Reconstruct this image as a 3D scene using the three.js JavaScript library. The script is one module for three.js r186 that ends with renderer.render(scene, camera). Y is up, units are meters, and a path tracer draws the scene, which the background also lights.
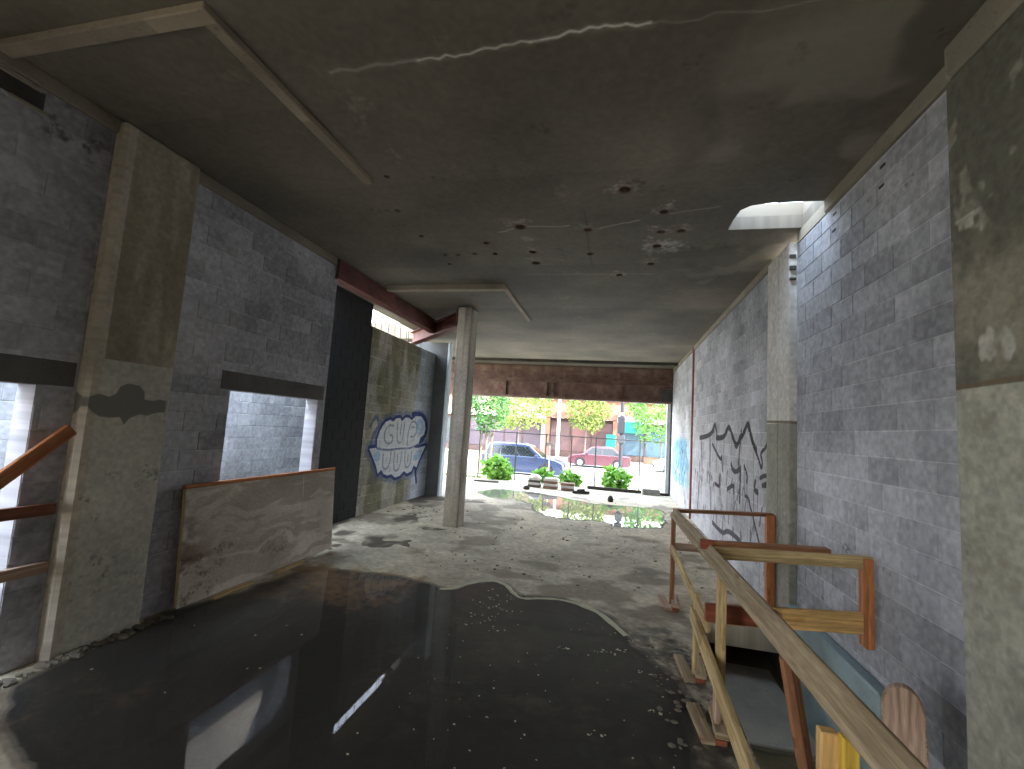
import * as THREE from 'three';
import { mergeGeometries } from 'three/addons/utils/BufferGeometryUtils.js';

// ---------------------------------------------------------------- camera, sky, sun, exposure
const scene = new THREE.Scene();
const camera = new THREE.PerspectiveCamera(2 * Math.atan(384.5 / 450) * 180 / Math.PI, 1024 / 769, 0.05, 400);
const DEG = Math.PI / 180;
camera.position.set(0, 2.05, 0);
camera.rotation.set(5.48 * DEG, 13.16 * DEG, 3.58 * DEG, 'YXZ');
camera.updateMatrixWorld(true);
const renderer = new THREE.WebGLRenderer({ antialias: true });
renderer.toneMapping = THREE.LinearToneMapping;
renderer.toneMappingExposure = 14.5;
renderer.shadowMap.enabled = true;
renderer.shadowMap.type = THREE.PCFSoftShadowMap;
{ // hazy bright sky: pale blue above, white towards the horizon
  const W = 64, H = 64, d = new Float32Array(W * H * 4);
  for (let y = 0; y < H; y++) for (let x = 0; x < W; x++) {
    const e = ((y + 0.5) / H - 0.5) * 2, t = Math.max(0, e), k = Math.pow(1 - t, 2.5), i = (y * W + x) * 4;
    const up = [0.62 + 0.38 * k, 0.80 + 0.18 * k, 1.06 - 0.1 * k], s = e < 0 ? 0.35 : 1;
    d[i] = up[0] * s; d[i + 1] = up[1] * s; d[i + 2] = up[2] * s; d[i + 3] = 1;
  }
  const sky = new THREE.DataTexture(d, W, H, THREE.RGBAFormat, THREE.FloatType);
  sky.magFilter = THREE.LinearFilter; sky.minFilter = THREE.LinearFilter;
  sky.mapping = THREE.EquirectangularReflectionMapping; sky.needsUpdate = true;
  scene.background = sky;
  scene.backgroundIntensity = 1.0;
}
const sun = new THREE.DirectionalLight(0xfff2df, 2.0);
sun.position.set(30, 31, 2); sun.target.position.set(0, 0, -16);
sun.castShadow = true; sun.shadow.radius = 3; sun.shadow.mapSize.set(2048, 2048);
Object.assign(sun.shadow.camera, { left: -30, right: 30, top: 30, bottom: -30, near: 1, far: 120 });
scene.add(sun, sun.target);

// ---------------------------------------------------------------- helpers
let seed = 7;
const rnd = () => { seed = (seed + 0x6d2b79f5) | 0; let t = Math.imul(seed ^ (seed >>> 15), 1 | seed); t = (t + Math.imul(t ^ (t >>> 7), 61 | t)) ^ t; return ((t ^ (t >>> 14)) >>> 0) / 4294967296; };
const rr = (a, b) => a + (b - a) * rnd();
const LAT = new Float32Array(65536); for (let i = 0; i < 65536; i++) LAT[i] = rnd();
function vn(x, y) {
  const ix = Math.floor(x), iy = Math.floor(y); let fx = x - ix, fy = y - iy; fx = fx * fx * (3 - 2 * fx); fy = fy * fy * (3 - 2 * fy);
  const a = LAT[((iy & 255) << 8) | (ix & 255)], b = LAT[((iy & 255) << 8) | ((ix + 1) & 255)], c = LAT[(((iy + 1) & 255) << 8) | (ix & 255)], d = LAT[(((iy + 1) & 255) << 8) | ((ix + 1) & 255)];
  return a + (b - a) * fx + (c - a) * fy + (a - b - c + d) * fx * fy;
}
const fbm = (x, y, o = 4) => { let s = 0, a = 0.5, n = 0; for (let i = 0; i < o; i++) { s += a * vn(x, y); n += a; a *= 0.5; x = x * 2.03 + 17.3; y = y * 2.03 + 9.1; } return s / n; };
const clamp = (x, a = 0, b = 1) => Math.min(b, Math.max(a, x));
const smooth = (a, b, x) => { const t = clamp((x - a) / (b - a)); return t * t * (3 - 2 * t); };
const mix3 = (a, b, t) => [a[0] + (b[0] - a[0]) * t, a[1] + (b[1] - a[1]) * t, a[2] + (b[2] - a[2]) * t];
// canvas painted per pixel: fn(u metres, v metres up) -> sRGB 0..255
function paint(wm, hm, ppm, fn, after, u0 = 0, v0 = 0) {
  const W = Math.round(wm * ppm), H = Math.round(hm * ppm), cv = document.createElement('canvas'); cv.width = W; cv.height = H;
  const g = cv.getContext('2d'), im = g.createImageData(W, H), D = im.data;
  for (let y = 0; y < H; y++) for (let x = 0; x < W; x++) { const c = fn(u0 + (x + 0.5) / ppm, v0 + hm - (y + 0.5) / ppm), i = (y * W + x) * 4; D[i] = clamp(c[0], 0, 255); D[i + 1] = clamp(c[1], 0, 255); D[i + 2] = clamp(c[2], 0, 255); D[i + 3] = 255; }
  g.putImageData(im, 0, 0);
  if (after) { g.setTransform(ppm, 0, 0, -ppm, -u0 * ppm, (hm + v0) * ppm); after(g); }
  const t = new THREE.CanvasTexture(cv); t.colorSpace = THREE.SRGBColorSpace; t.wrapS = t.wrapT = THREE.RepeatWrapping; t.anisotropy = 8;
  return t;
}
function gray(wm, ppm, fn) { const t = paint(wm, wm, ppm, (u, v) => { const c = fn(u, v) * 255; return [c, c, c]; }); t.colorSpace = THREE.NoColorSpace; return t; }
const tiled = (t, m) => { const c = t.clone(); c.repeat.set(1 / m, 1 / m); c.needsUpdate = true; return c; };
const wrapN = (x, y, s, o) => { // tileable in s metres
  const a = fbm(x, y, o), b = fbm(x + s, y, o), c = fbm(x, y + s, o), d = fbm(x + s, y + s, o), u = 1 - clamp(x / s), v = 1 - clamp(y / s);
  return (a * (1 - u) + b * u) * (1 - v) + (c * (1 - u) + d * u) * v;
};
const grain = gray(1, 256, (u, v) => 0.5 * wrapN(u * 20, v * 20, 20, 3) + 0.5 * wrapN(u * 90, v * 90, 90, 2));
const grain1 = tiled(grain, 0.8);
function concrete(base, spread, seedOff, rough = 0.92, bump = 0.004) {
  const m = 3, t = paint(m, m, 170, (u, v) => {
    const a = wrapN((u + seedOff) * 1.6, v * 1.6, 4.8, 4), b = wrapN(u * 9 + seedOff, v * 9, 27, 3), k = (a - 0.5) * 2 * spread + (b - 0.5) * spread * 0.7;
    const pit = fbm(u * 60 + seedOff, v * 60, 2) > 0.8 ? -18 : 0;
    return [base[0] * (1 + k) + pit, base[1] * (1 + k) + pit, base[2] * (1 + k * 0.9) + pit];
  });
  return new THREE.MeshStandardMaterial({ map: tiled(t, m), roughness: rough, bumpMap: grain1, bumpScale: bump });
}
function wood(base, seedOff) {
  const t = paint(2, 0.5, 256, (u, v) => {
    const g = fbm(u * 1.6 + seedOff, v * 60 + 4 * fbm(u * 1.2, v * 6 + seedOff, 2), 3), f = fbm(u * 14, v * 220 + seedOff, 2), kn = fbm(u * 3 + seedOff * 3, v * 14, 2) > 0.77 ? -26 : 0, k = (g - 0.5) * 0.55 + (f - 0.5) * 0.25;
    return [base[0] * (1 + k) + kn, base[1] * (1 + k * 1.1) + kn, base[2] * (1 + k * 1.2) + kn];
  });
  t.repeat.set(0.5, 2); t.wrapS = t.wrapT = THREE.MirroredRepeatWrapping;
  return new THREE.MeshStandardMaterial({ map: t, roughness: 0.8, bumpMap: grain1, bumpScale: 0.0015 });
}
const plain = (hex, roughness = 0.8, metalness = 0, more = {}) => new THREE.MeshStandardMaterial({ color: hex, roughness, metalness, ...more });

// ------- geometry
class Quads {
  constructor() { this.p = []; this.n = []; this.u = []; }
  tri(a, b, c, ua, ub, uc) {
    const e = [b[0] - a[0], b[1] - a[1], b[2] - a[2]], f = [c[0] - a[0], c[1] - a[1], c[2] - a[2]], n = [e[1] * f[2] - e[2] * f[1], e[2] * f[0] - e[0] * f[2], e[0] * f[1] - e[1] * f[0]], l = Math.hypot(...n) || 1;
    this.p.push(...a, ...b, ...c); for (let i = 0; i < 3; i++) this.n.push(n[0] / l, n[1] / l, n[2] / l); this.u.push(...ua, ...ub, ...uc);
  }
  quad(a, b, c, d, ua, ub, uc, ud) { this.tri(a, b, c, ua, ub, uc); this.tri(a, c, d, ua, uc, ud); }
  geo() { const g = new THREE.BufferGeometry(); g.setAttribute('position', new THREE.Float32BufferAttribute(this.p, 3)); g.setAttribute('normal', new THREE.Float32BufferAttribute(this.n, 3)); g.setAttribute('uv', new THREE.Float32BufferAttribute(this.u, 2)); return g; }
}
// chamfered box, uv in metres, u along the longest side of each face
function bx(x0, y0, z0, x1, y1, z1, b = 0.004, uo = 0, vo = 0) {
  const lo = [Math.min(x0, x1), Math.min(y0, y1), Math.min(z0, z1)], hi = [Math.max(x0, x1), Math.max(y0, y1), Math.max(z0, z1)], q = new Quads();
  const L = [0, 1, 2].map((i) => hi[i] - lo[i]); b = Math.min(b, Math.min(...L) * 0.4);
  const at = (s, ax) => [0, 1, 2].map((i) => (s[i] > 0 ? hi[i] : lo[i]) - (i === ax ? 0 : s[i] * b));
  const uv = (p, ax) => { let [i, j] = ax === 0 ? [2, 1] : ax === 1 ? [0, 2] : [0, 1]; if (L[j] > L[i] * 1.0001 && L[j] / L[i] > 2) [i, j] = [j, i]; return [p[i] + uo, p[j] + vo]; };
  const poly = (pts, ax, nrm) => { // orient outward
    const [a, c, d] = pts, e = c.map((v, i) => v - a[i]), f = d.map((v, i) => v - a[i]), n = [e[1] * f[2] - e[2] * f[1], e[2] * f[0] - e[0] * f[2], e[0] * f[1] - e[1] * f[0]];
    if (n[0] * nrm[0] + n[1] * nrm[1] + n[2] * nrm[2] < 0) pts = pts.slice().reverse();
    const u = pts.map((p) => uv(p, ax));
    pts.length === 4 ? q.quad(...pts, ...u) : q.tri(...pts, ...u);
  };
  for (let ax = 0; ax < 3; ax++) for (const s of [-1, 1]) {
    const [i, j] = [0, 1, 2].filter((k) => k !== ax), c = (a, d) => { const t = [0, 0, 0]; t[ax] = s; t[i] = a; t[j] = d; return t; }, n = [0, 0, 0]; n[ax] = s;
    poly([at(c(-1, -1), ax), at(c(1, -1), ax), at(c(1, 1), ax), at(c(-1, 1), ax)], ax, n);
  }
  if (b > 0) {
    for (let ax = 0; ax < 3; ax++) { const [i, j] = [0, 1, 2].filter((k) => k !== ax); for (const si of [-1, 1]) for (const sj of [-1, 1]) { const c = (e) => { const t = [0, 0, 0]; t[ax] = e; t[i] = si; t[j] = sj; return t; }, n = [0, 0, 0]; n[i] = si; n[j] = sj; poly([at(c(-1), i), at(c(1), i), at(c(1), j), at(c(-1), j)], i, n); } }
    for (const a of [-1, 1]) for (const c of [-1, 1]) for (const d of [-1, 1]) { const s = [a, c, d]; poly([at(s, 0), at(s, 1), at(s, 2)], 0, s); }
  }
  return q.geo();
}
const V = (x, y, z) => new THREE.Vector3(x, y, z);
// bar from p to q, w across (horizontal), h tall; roll in radians
function bar(p, q, w, h, roll = 0, b = 0.004) {
  const d = V(...q).sub(V(...p)), L = d.length(), g = bx(0, -h / 2, -w / 2, L, h / 2, w / 2, b, rr(0, 2), rr(0, 0.5));
  d.normalize(); let side = new THREE.Vector3().crossVectors(d, Math.abs(d.y) > 0.97 ? V(0, 0, 1) : V(0, 1, 0)).normalize(), up = new THREE.Vector3().crossVectors(side, d);
  if (roll) { side.applyAxisAngle(d, roll); up.applyAxisAngle(d, roll); }
  g.applyMatrix4(new THREE.Matrix4().makeBasis(d, up, side).setPosition(...p));
  return g;
}
function cyl(p, q, r, r2 = r, n = 10) {
  const d = V(...q).sub(V(...p)), L = d.length(), g = new THREE.CylinderGeometry(r2, r, L, n).toNonIndexed();
  g.translate(0, L / 2, 0); g.applyQuaternion(new THREE.Quaternion().setFromUnitVectors(V(0, 1, 0), d.normalize())); g.translate(...p); return g;
}
const plainGeo = (g) => { g = g.index ? g.toNonIndexed() : g; for (const k of Object.keys(g.attributes)) if (!['position', 'normal', 'uv'].includes(k)) g.deleteAttribute(k); return g; };
const taken = new Map();
function numbered(name) { const n = taken.get(name) || 0; taken.set(name, n + 1); return n ? name + '_' + String(n).padStart(3, '0') : name; }
function obj(name, geos, material, parent = scene) {
  const list = [].concat(geos).map(plainGeo), g = list.length > 1 ? mergeGeometries(list) : list[0], m = new THREE.Mesh(g, material);
  m.name = parent === scene ? numbered(name) : name; m.castShadow = m.receiveShadow = true; parent.add(m); return m;
}
function tag(o, label, category, group, kind) { o.userData.label = label; o.userData.category = category; if (group) o.userData.group = group; if (kind) o.userData.kind = kind; return o; }
function thing(name, label, category, pos = [0, 0, 0], group, kind) { const o = new THREE.Group(); o.name = numbered(name); o.position.set(...pos); scene.add(o); return tag(o, label, category, group, kind); }
const inFrame = (p, m = 0.03) => { const v = V(...p).project(camera); return v.z < 1 && Math.abs(v.x) < 1 + m && Math.abs(v.y) < 1 + m && V(...p).applyMatrix4(camera.matrixWorldInverse).z < 0; };
camera.updateProjectionMatrix();

// ---------------------------------------------------------------- dimensions (metres; camera stands over x = 0, z = 0, looks along -z)
const RX = 1.98, LX = -4.35, PX = -5.2, CY = 4.52, FRONT = -17.2, BACK = 4.5;

// ---------------------------------------------------------------- materials of the shell
const M = {
  column: concrete([172, 164, 146], 0.22, 3), ceilEdge: concrete([140, 132, 116], 0.2, 8), slab: concrete([128, 121, 108], 0.24, 5), pit: concrete([196, 190, 178], 0.2, 12), found: concrete([134, 150, 152], 0.2, 15),
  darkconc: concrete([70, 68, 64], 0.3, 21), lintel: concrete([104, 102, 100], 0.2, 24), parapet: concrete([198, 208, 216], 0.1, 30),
};
const rustTex = (b, s) => paint(2, 2, 128, (u, v) => { const k = fbm(u * 5 + s, v * 5, 4) - 0.5, f = fbm(u * 40, v * 40 + s, 2) - 0.5; return [b[0] * (1 + k * 0.6 + f * 0.3), b[1] * (1 + k * 0.9 + f * 0.3), b[2] * (1 + k * 0.9 + f * 0.3)]; });
M.redsteel = new THREE.MeshStandardMaterial({ map: tiled(rustTex([102, 54, 47], 1), 2), roughness: 0.7, bumpMap: grain1, bumpScale: 0.001 });
M.brownsteel = new THREE.MeshStandardMaterial({ map: tiled(rustTex([102, 78, 68], 4), 2), roughness: 0.75, bumpMap: grain1, bumpScale: 0.001 });
M.darksteel = new THREE.MeshStandardMaterial({ map: tiled(rustTex([58, 54, 50], 9), 2), roughness: 0.6, bumpMap: grain1, bumpScale: 0.001 });
M.rebar = plain(0x4a3a30, 0.8, 0.3);

// ---------------------------------------------------------------- block walls: every block a piece with its own edges, u = -z, v = y
const TAG_LINES = [[[11.55,2.09],[10.7,2.13],[10.14,2.21],[9.93,2.42],[9.69,2.2],[9.75,2.1],[9.09,2.11],[8.86,2.28],[8.69,2.31],[8.41,2.09],[8.19,1.94],[8.01,2.12],[7.83,2.14],[7.54,2.38],[7.4,2.15],[7.24,2.01],[7.13,1.95]],[[7.49,2.24],[7.32,2.05],[7.02,1.84],[6.87,1.68],[6.84,1.81],[6.95,1.91],[6.68,2.0],[6.62,2.11]],[[6.62,1.92],[6.43,1.83],[6.46,1.63],[6.48,1.35],[6.39,1.21]],[[6.94,1.57],[6.67,1.65],[6.55,1.58],[6.61,1.53],[6.93,1.46],[6.46,1.53]],[[11.45,2.09],[10.53,2.13],[9.99,2.26]],[[9.75,2.09],[9.09,2.09],[8.86,2.25]],[[8.52,2.14],[8.2,1.96],[7.92,2.12],[7.74,2.24]],[[11.33,1.98],[11.16,1.35]],[[10.36,2.07],[10.31,1.51]],[[10.11,1.97],[9.31,1.64],[9.26,1.81],[9.17,1.5]],[[8.54,1.66],[8.43,1.53],[7.98,1.59],[7.94,1.69],[7.96,1.1]],[[7.72,1.68],[7.54,1.56],[7.58,1.46]],[[8.79,1.2],[8.31,1.36],[8.35,1.2]],[[9.41,1.33],[9.27,1.17],[9.82,1.2]],[[7.65,1.23],[7.45,1.24],[7.4,1.11],[7.28,1.04],[7.13,0.87],[6.94,0.68]],[[9.97,0.41],[9.08,0.35],[8.74,0.51],[8.02,0.51],[7.88,0.49]],[[7.92,2.24],[8.08,1.63]],[[11.52,1.06],[11.65,0.43]],[[10.18,1.07],[10.14,0.6]],[[7.15,1.5],[7.22,1.38],[7.04,1.36]]];
const path = (g, pts, close) => { g.beginPath(); pts.forEach(([x, y], i) => (i ? g.lineTo(x, y) : g.moveTo(x, y))); if (close) g.closePath(); };
const curve = (g, pts, close) => { // rounded path through midpoints
  g.beginPath(); const n = pts.length, mid = (a, b) => [(a[0] + b[0]) / 2, (a[1] + b[1]) / 2];
  if (close) { const s = mid(pts[n - 1], pts[0]); g.moveTo(...s); for (let i = 0; i < n; i++) { const m = mid(pts[i], pts[(i + 1) % n]); g.quadraticCurveTo(...pts[i], ...m); } g.closePath(); } else { g.moveTo(...pts[0]); for (let i = 1; i < n - 1; i++) { const m = mid(pts[i], pts[i + 1]); g.quadraticCurveTo(...pts[i], ...m); } g.lineTo(...pts[n - 1]); }
};
const smears = (g, u0, u1, v0, v1, n, col, len = 0.25) => { for (let i = 0; i < n; i++) { const u = rr(u0, u1), v = Math.round(rr(v0, v1) / 0.2) * 0.2; g.strokeStyle = col.replace('A', rr(0.12, 0.5).toFixed(2)); g.lineWidth = rr(0.008, 0.024); const L = rr(0.04, len); g.beginPath(); g.moveTo(u, v); g.lineTo(u + L * 0.5, v + rr(-0.008, 0.008)); g.lineTo(u + L, v + rr(-0.006, 0.006)); g.stroke(); } };
const spots = (g, u0, u1, v0, v1, n, col, s0, s1) => { for (let i = 0; i < n; i++) { const al = rr(0.12, 0.45), u = rr(u0, u1), v = rr(v0, v1), s = rr(s0, s1), m = s > 0.025 ? 16 : 4, st = rr(0.6, 1.7); for (let j = 0; j < m; j++) { g.fillStyle = col.replace('A', (al * rr(0.25, 0.8)).toFixed(2)); const q = s * rr(0.12, 0.5), d = s * Math.sqrt(rnd()) * 1.25, b = rr(0, 6.283), cu = u + Math.cos(b) * d * st, cv = v + Math.sin(b) * d / st; g.beginPath(); for (let k = 0; k < 7; k++) { const a = k / 7 * 6.283, r = q * rr(0.35, 1.3); g.lineTo(cu + Math.cos(a) * r, cv + Math.sin(a) * r); } g.fill(); } } };
const blockTone = (u, v, base, s) => { // per-block tone and grain
  const row = Math.floor(v / 0.2), col = Math.floor(u / 0.4 + (row & 1) * 0.5), t = LAT[((row * 37 + s * 11) & 255) << 8 | ((col * 13 + 7) & 255)] - 0.5;
  const k = t * 0.16 + (fbm(u * 1.1 + s, v * 1.1, 4) - 0.5) * 0.42 + (fbm(u * 26, v * 26 + s, 3) - 0.5) * 0.3;
  return [base[0] * (1 + k), base[1] * (1 + k), base[2] * (1 + k)];
};
const texR = paint(14.5, 4.6, 118, (u, v) => blockTone(u, v, [180, 181, 186], 3), (g) => {
  g.lineCap = g.lineJoin = 'round';
  smears(g, 3.2, 6, 0.4, 4.2, 60, 'rgba(205,205,205,A)'); smears(g, 6.5, 16, 0.6, 4.2, 120, 'rgba(205,200,195,A)', 0.5);
  spots(g, 3.2, 5.6, 0.5, 4.4, 26, 'rgba(40,40,45,A)', 0.015, 0.04); spots(g, 6.5, 12, 2.4, 4.3, 30, 'rgba(60,58,58,A)', 0.02, 0.05);
  // pale field of the tag, then its black outlines with drips
  for (let i = 0; i < 260; i++) { const u = rr(6.55, 12.3), v = rr(0.3, 2.0); g.fillStyle = `rgba(196,194,202,${rr(0.08, 0.2).toFixed(2)})`; g.beginPath(); g.ellipse(u, v, rr(0.1, 0.4), rr(0.08, 0.25), 0, 0, 6.3); g.fill(); }
  for (const l of TAG_LINES) { g.strokeStyle = 'rgba(40,38,44,0.82)'; g.lineWidth = rr(0.045, 0.075) * (1 + (l[0][0] - 6) * 0.09); curve(g, l); g.stroke(); }
  for (let i = 0; i < 70; i++) { const l = TAG_LINES[Math.floor(rnd() * TAG_LINES.length)], p = l[Math.floor(rnd() * l.length)]; g.strokeStyle = `rgba(45,43,50,${rr(0.3, 0.7).toFixed(2)})`; g.lineWidth = rr(0.012, 0.028); g.beginPath(); g.moveTo(p[0], p[1]); g.lineTo(p[0] + rr(-0.01, 0.01), p[1] - rr(0.15, 0.8)); g.stroke(); }
  // second stroke layer: inner letter strokes
  for (let i = 0; i < 34; i++) { const u = 6.7 + i * 0.16, v = rr(0.5, 1.5); g.strokeStyle = 'rgba(70,68,76,0.6)'; g.lineWidth = rr(0.03, 0.07); g.beginPath(); g.moveTo(u, v); g.quadraticCurveTo(u + rr(-0.1, 0.2), v + rr(0.1, 0.3), u + rr(0, 0.2), v - rr(0.05, 0.3)); g.stroke(); }
  // blue throw near the street
  for (let i = 0; i < 170; i++) { g.fillStyle = `rgba(${['104,170,206', '150,204,226', '78,136,180'][i % 3]},${rr(0.12, 0.35).toFixed(2)})`; const u = 13.3 + 3.3 * rnd(), v = rr(0.75, 1.95); g.beginPath(); g.ellipse(u, v, rr(0.12, 0.5), rr(0.08, 0.22), 0, 0, 6.3); g.fill(); }
  for (let i = 0; i < 46; i++) { g.strokeStyle = ['rgba(60,110,150,0.6)', 'rgba(168,212,230,0.7)', 'rgba(50,84,112,0.7)'][i % 3]; g.lineWidth = rr(0.02, 0.09); const u = rr(13.3, 16.6), v = rr(0.8, 2.0); g.beginPath(); g.moveTo(u, v); g.quadraticCurveTo(u + rr(-0.4, 0.4), v - 0.2, u + rr(-0.3, 0.3), v - rr(0.2, 0.6)); g.stroke(); }
}, 2.9, 0);
const texL = paint(8.2, 4.6, 118, (u, v) => blockTone(u, v, [180, 180, 187], 9), (g) => {
  g.lineCap = 'round';
  smears(g, 3.8, 5.9, 2.5, 4.2, 90, 'rgba(222,222,228,A)', 0.3); smears(g, 1.5, 2.8, 2.4, 4.2, 10, 'rgba(190,190,195,A)');
  spots(g, 3.9, 5.8, 2.6, 4.2, 60, 'rgba(236,236,240,A)', 0.01, 0.04); spots(g, 1.5, 6, 3.9, 4.4, 30, 'rgba(60,57,57,A)', 0.01, 0.035);
  spots(g, 1.6, 2.7, 4.1, 4.42, 9, 'rgba(50,46,44,A)', 0.06, 0.14);
}, -2, 0);
const texP = paint(14.4, 4.6, 110, (u, v) => {
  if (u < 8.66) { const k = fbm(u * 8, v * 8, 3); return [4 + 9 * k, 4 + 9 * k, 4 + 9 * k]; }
  const stain = smooth(0.48, 0.62, fbm(u * 1.7 + 3, v * 0.5, 3)) * (u < 11.2 ? 1 : 0.2);
  return mix3(blockTone(u, v, u > 11.1 + (fbm(1, v * 6, 2) - 0.5) * 0.3 ? [170, 178, 188] : [166, 162, 148], 6), blockTone(u, v, [116, 112, 84], 6), stain * 0.8);
}, (g) => {
  g.lineCap = g.lineJoin = 'round';
  smears(g, 8.7, 11.1, 0.2, 3.9, 120, 'rgba(190,188,178,A)', 0.4);
  g.strokeStyle = 'rgba(45,70,125,0.5)'; g.lineWidth = 0.1; g.beginPath(); g.moveTo(8.95, 1.9); g.quadraticCurveTo(9.2, 2.3, 9.3, 1.9); g.quadraticCurveTo(9.0, 1.7, 9.05, 1.45); g.stroke();
  // bubble letters: blue haze and outline around one pale mass, thin grey seams between the letters
  const UPM = [[9.3, 1.42], [9.28, 1.6], [9.36, 1.78], [9.46, 1.9], [9.6, 2.0], [9.8, 2.06], [9.96, 2.02], [10.1, 2.1], [10.3, 2.12], [10.42, 2.04], [10.6, 2.14], [10.82, 2.14], [10.95, 2.08], [11.2, 2.2], [11.55, 2.2], [11.8, 2.06], [11.9, 1.86], [11.82, 1.7], [11.6, 1.62], [11.5, 1.44], [11.1, 1.36], [10.4, 1.34], [9.8, 1.34]];
  const LOM = [[8.98, 1.4], [9.4, 1.42], [9.9, 1.36], [10.5, 1.36], [11.1, 1.38], [11.5, 1.34], [12.02, 1.4], [11.8, 1.2], [11.62, 1.0], [11.5, 0.82], [11.3, 0.88], [11.2, 0.74], [10.95, 0.7], [10.75, 0.78], [10.55, 0.68], [10.3, 0.66], [10.08, 0.76], [9.9, 0.74], [9.7, 0.8], [9.58, 0.9], [9.44, 0.82], [9.34, 1.0], [9.2, 1.16]];
  for (const [w, c] of [[0.34, 'rgba(40,66,130,0.28)'], [0.15, 'rgb(30,54,116)']]) for (const p of [UPM, LOM]) { g.strokeStyle = c; g.lineWidth = w; path(g, p, true); g.stroke(); }
  g.strokeStyle = 'rgb(28,50,110)'; g.lineWidth = 0.13; curve(g, [[11.0, 2.24], [11.6, 2.3], [12.02, 2.0], [11.9, 1.64], [11.45, 1.46]]); g.stroke(); g.lineWidth = 0.1; path(g, [[11.4, 0.84], [11.56, 0.42]]); g.stroke();
  g.fillStyle = 'rgb(214,218,222)'; for (const p of [UPM, LOM]) { path(g, p, true); g.fill(); }
  g.fillStyle = 'rgba(150,180,214,0.75)'; g.beginPath(); g.ellipse(11.5, 1.92, 0.26, 0.22, 0, 0, 6.3); g.fill(); g.beginPath(); g.ellipse(11.5, 1.16, 0.3, 0.13, 0.4, 0, 6.3); g.fill(); g.beginPath(); g.ellipse(9.34, 1.22, 0.14, 0.12, 0, 0, 6.3); g.fill();
  g.strokeStyle = 'rgba(104,112,132,0.8)'; g.lineWidth = 0.04;
  g.strokeStyle = 'rgba(112,120,140,0.62)'; g.lineWidth = 0.055;
  for (const l of [[[10.0, 1.92], [9.8, 1.96], [9.6, 1.82], [9.58, 1.6], [9.76, 1.48], [10.0, 1.52], [10.02, 1.68], [9.86, 1.7]], [[10.2, 2.0], [10.2, 1.62], [10.34, 1.48], [10.54, 1.54], [10.56, 2.02]], [[10.4, 1.98], [10.38, 1.72]], [[10.8, 1.44], [10.82, 2.0], [11.2, 2.08], [11.4, 1.86], [11.2, 1.64], [10.98, 1.66]], [[11.02, 1.9], [11.16, 1.9]], [[9.62, 1.24], [9.6, 0.96], [9.8, 0.88], [9.96, 1.0], [9.98, 1.28]], [[10.16, 1.3], [10.14, 0.86], [10.4, 0.8], [10.52, 0.96], [10.54, 1.28]], [[10.34, 1.22], [10.34, 1.02]], [[10.74, 1.28], [10.74, 0.9], [10.98, 0.84], [11.1, 1.0], [11.12, 1.26]], [[10.92, 1.2], [10.92, 1.0]]]) { curve(g, l); g.stroke(); }
  g.strokeStyle = 'rgba(70,84,122,0.7)'; g.lineWidth = 0.05; curve(g, [[9.3, 1.4], [9.8, 1.33], [10.4, 1.37], [11.0, 1.34], [11.45, 1.44]]); g.stroke();
  for (let i = 0; i < 140; i++) { g.fillStyle = `rgba(${i % 3 ? '236,238,240' : '150,156,166'},${rr(0.08, 0.3).toFixed(2)})`; g.beginPath(); g.ellipse(rr(9.4, 11.7), rr(0.85, 2.05), rr(0.02, 0.1), rr(0.02, 0.07), 0, 0, 6.3); g.fill(); }
}, -2, 0);
const bumpFor = (w, h) => { const t = grain.clone(); t.repeat.set(w * 1.3, h * 1.3); t.needsUpdate = true; return t; };
function wallMats(t, w, h, k, rough = 0.9) {
  const b = bumpFor(w, h), mk = (c) => new THREE.MeshStandardMaterial({ map: t, color: new THREE.Color().setRGB(c, c, c), roughness: rough, bumpMap: b, bumpScale: 0.004 });
  return { blocks: k.map(mk), core: mk(1.0) };
}
const matR = wallMats(texR, 14.5, 4.6, [0.8, 0.86, 0.74]), matL = wallMats(texL, 8.2, 4.6, [0.9, 0.94, 0.86]), matP = wallMats(texP, 14.4, 4.6, [0.72, 0.78, 0.66]);
const texN = paint(11.2, 4.6, 90, (u, v) => blockTone(u, v, [180, 181, 182], 5), (g) => smears(g, 1, 8, 0.4, 3, 120, 'rgba(205,205,205,A)'), -2, 0), matN = wallMats(texN, 11.2, 4.6, [0.8, 0.86, 0.74]), UN = [-2, 9.2], NX = -6.15;
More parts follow.
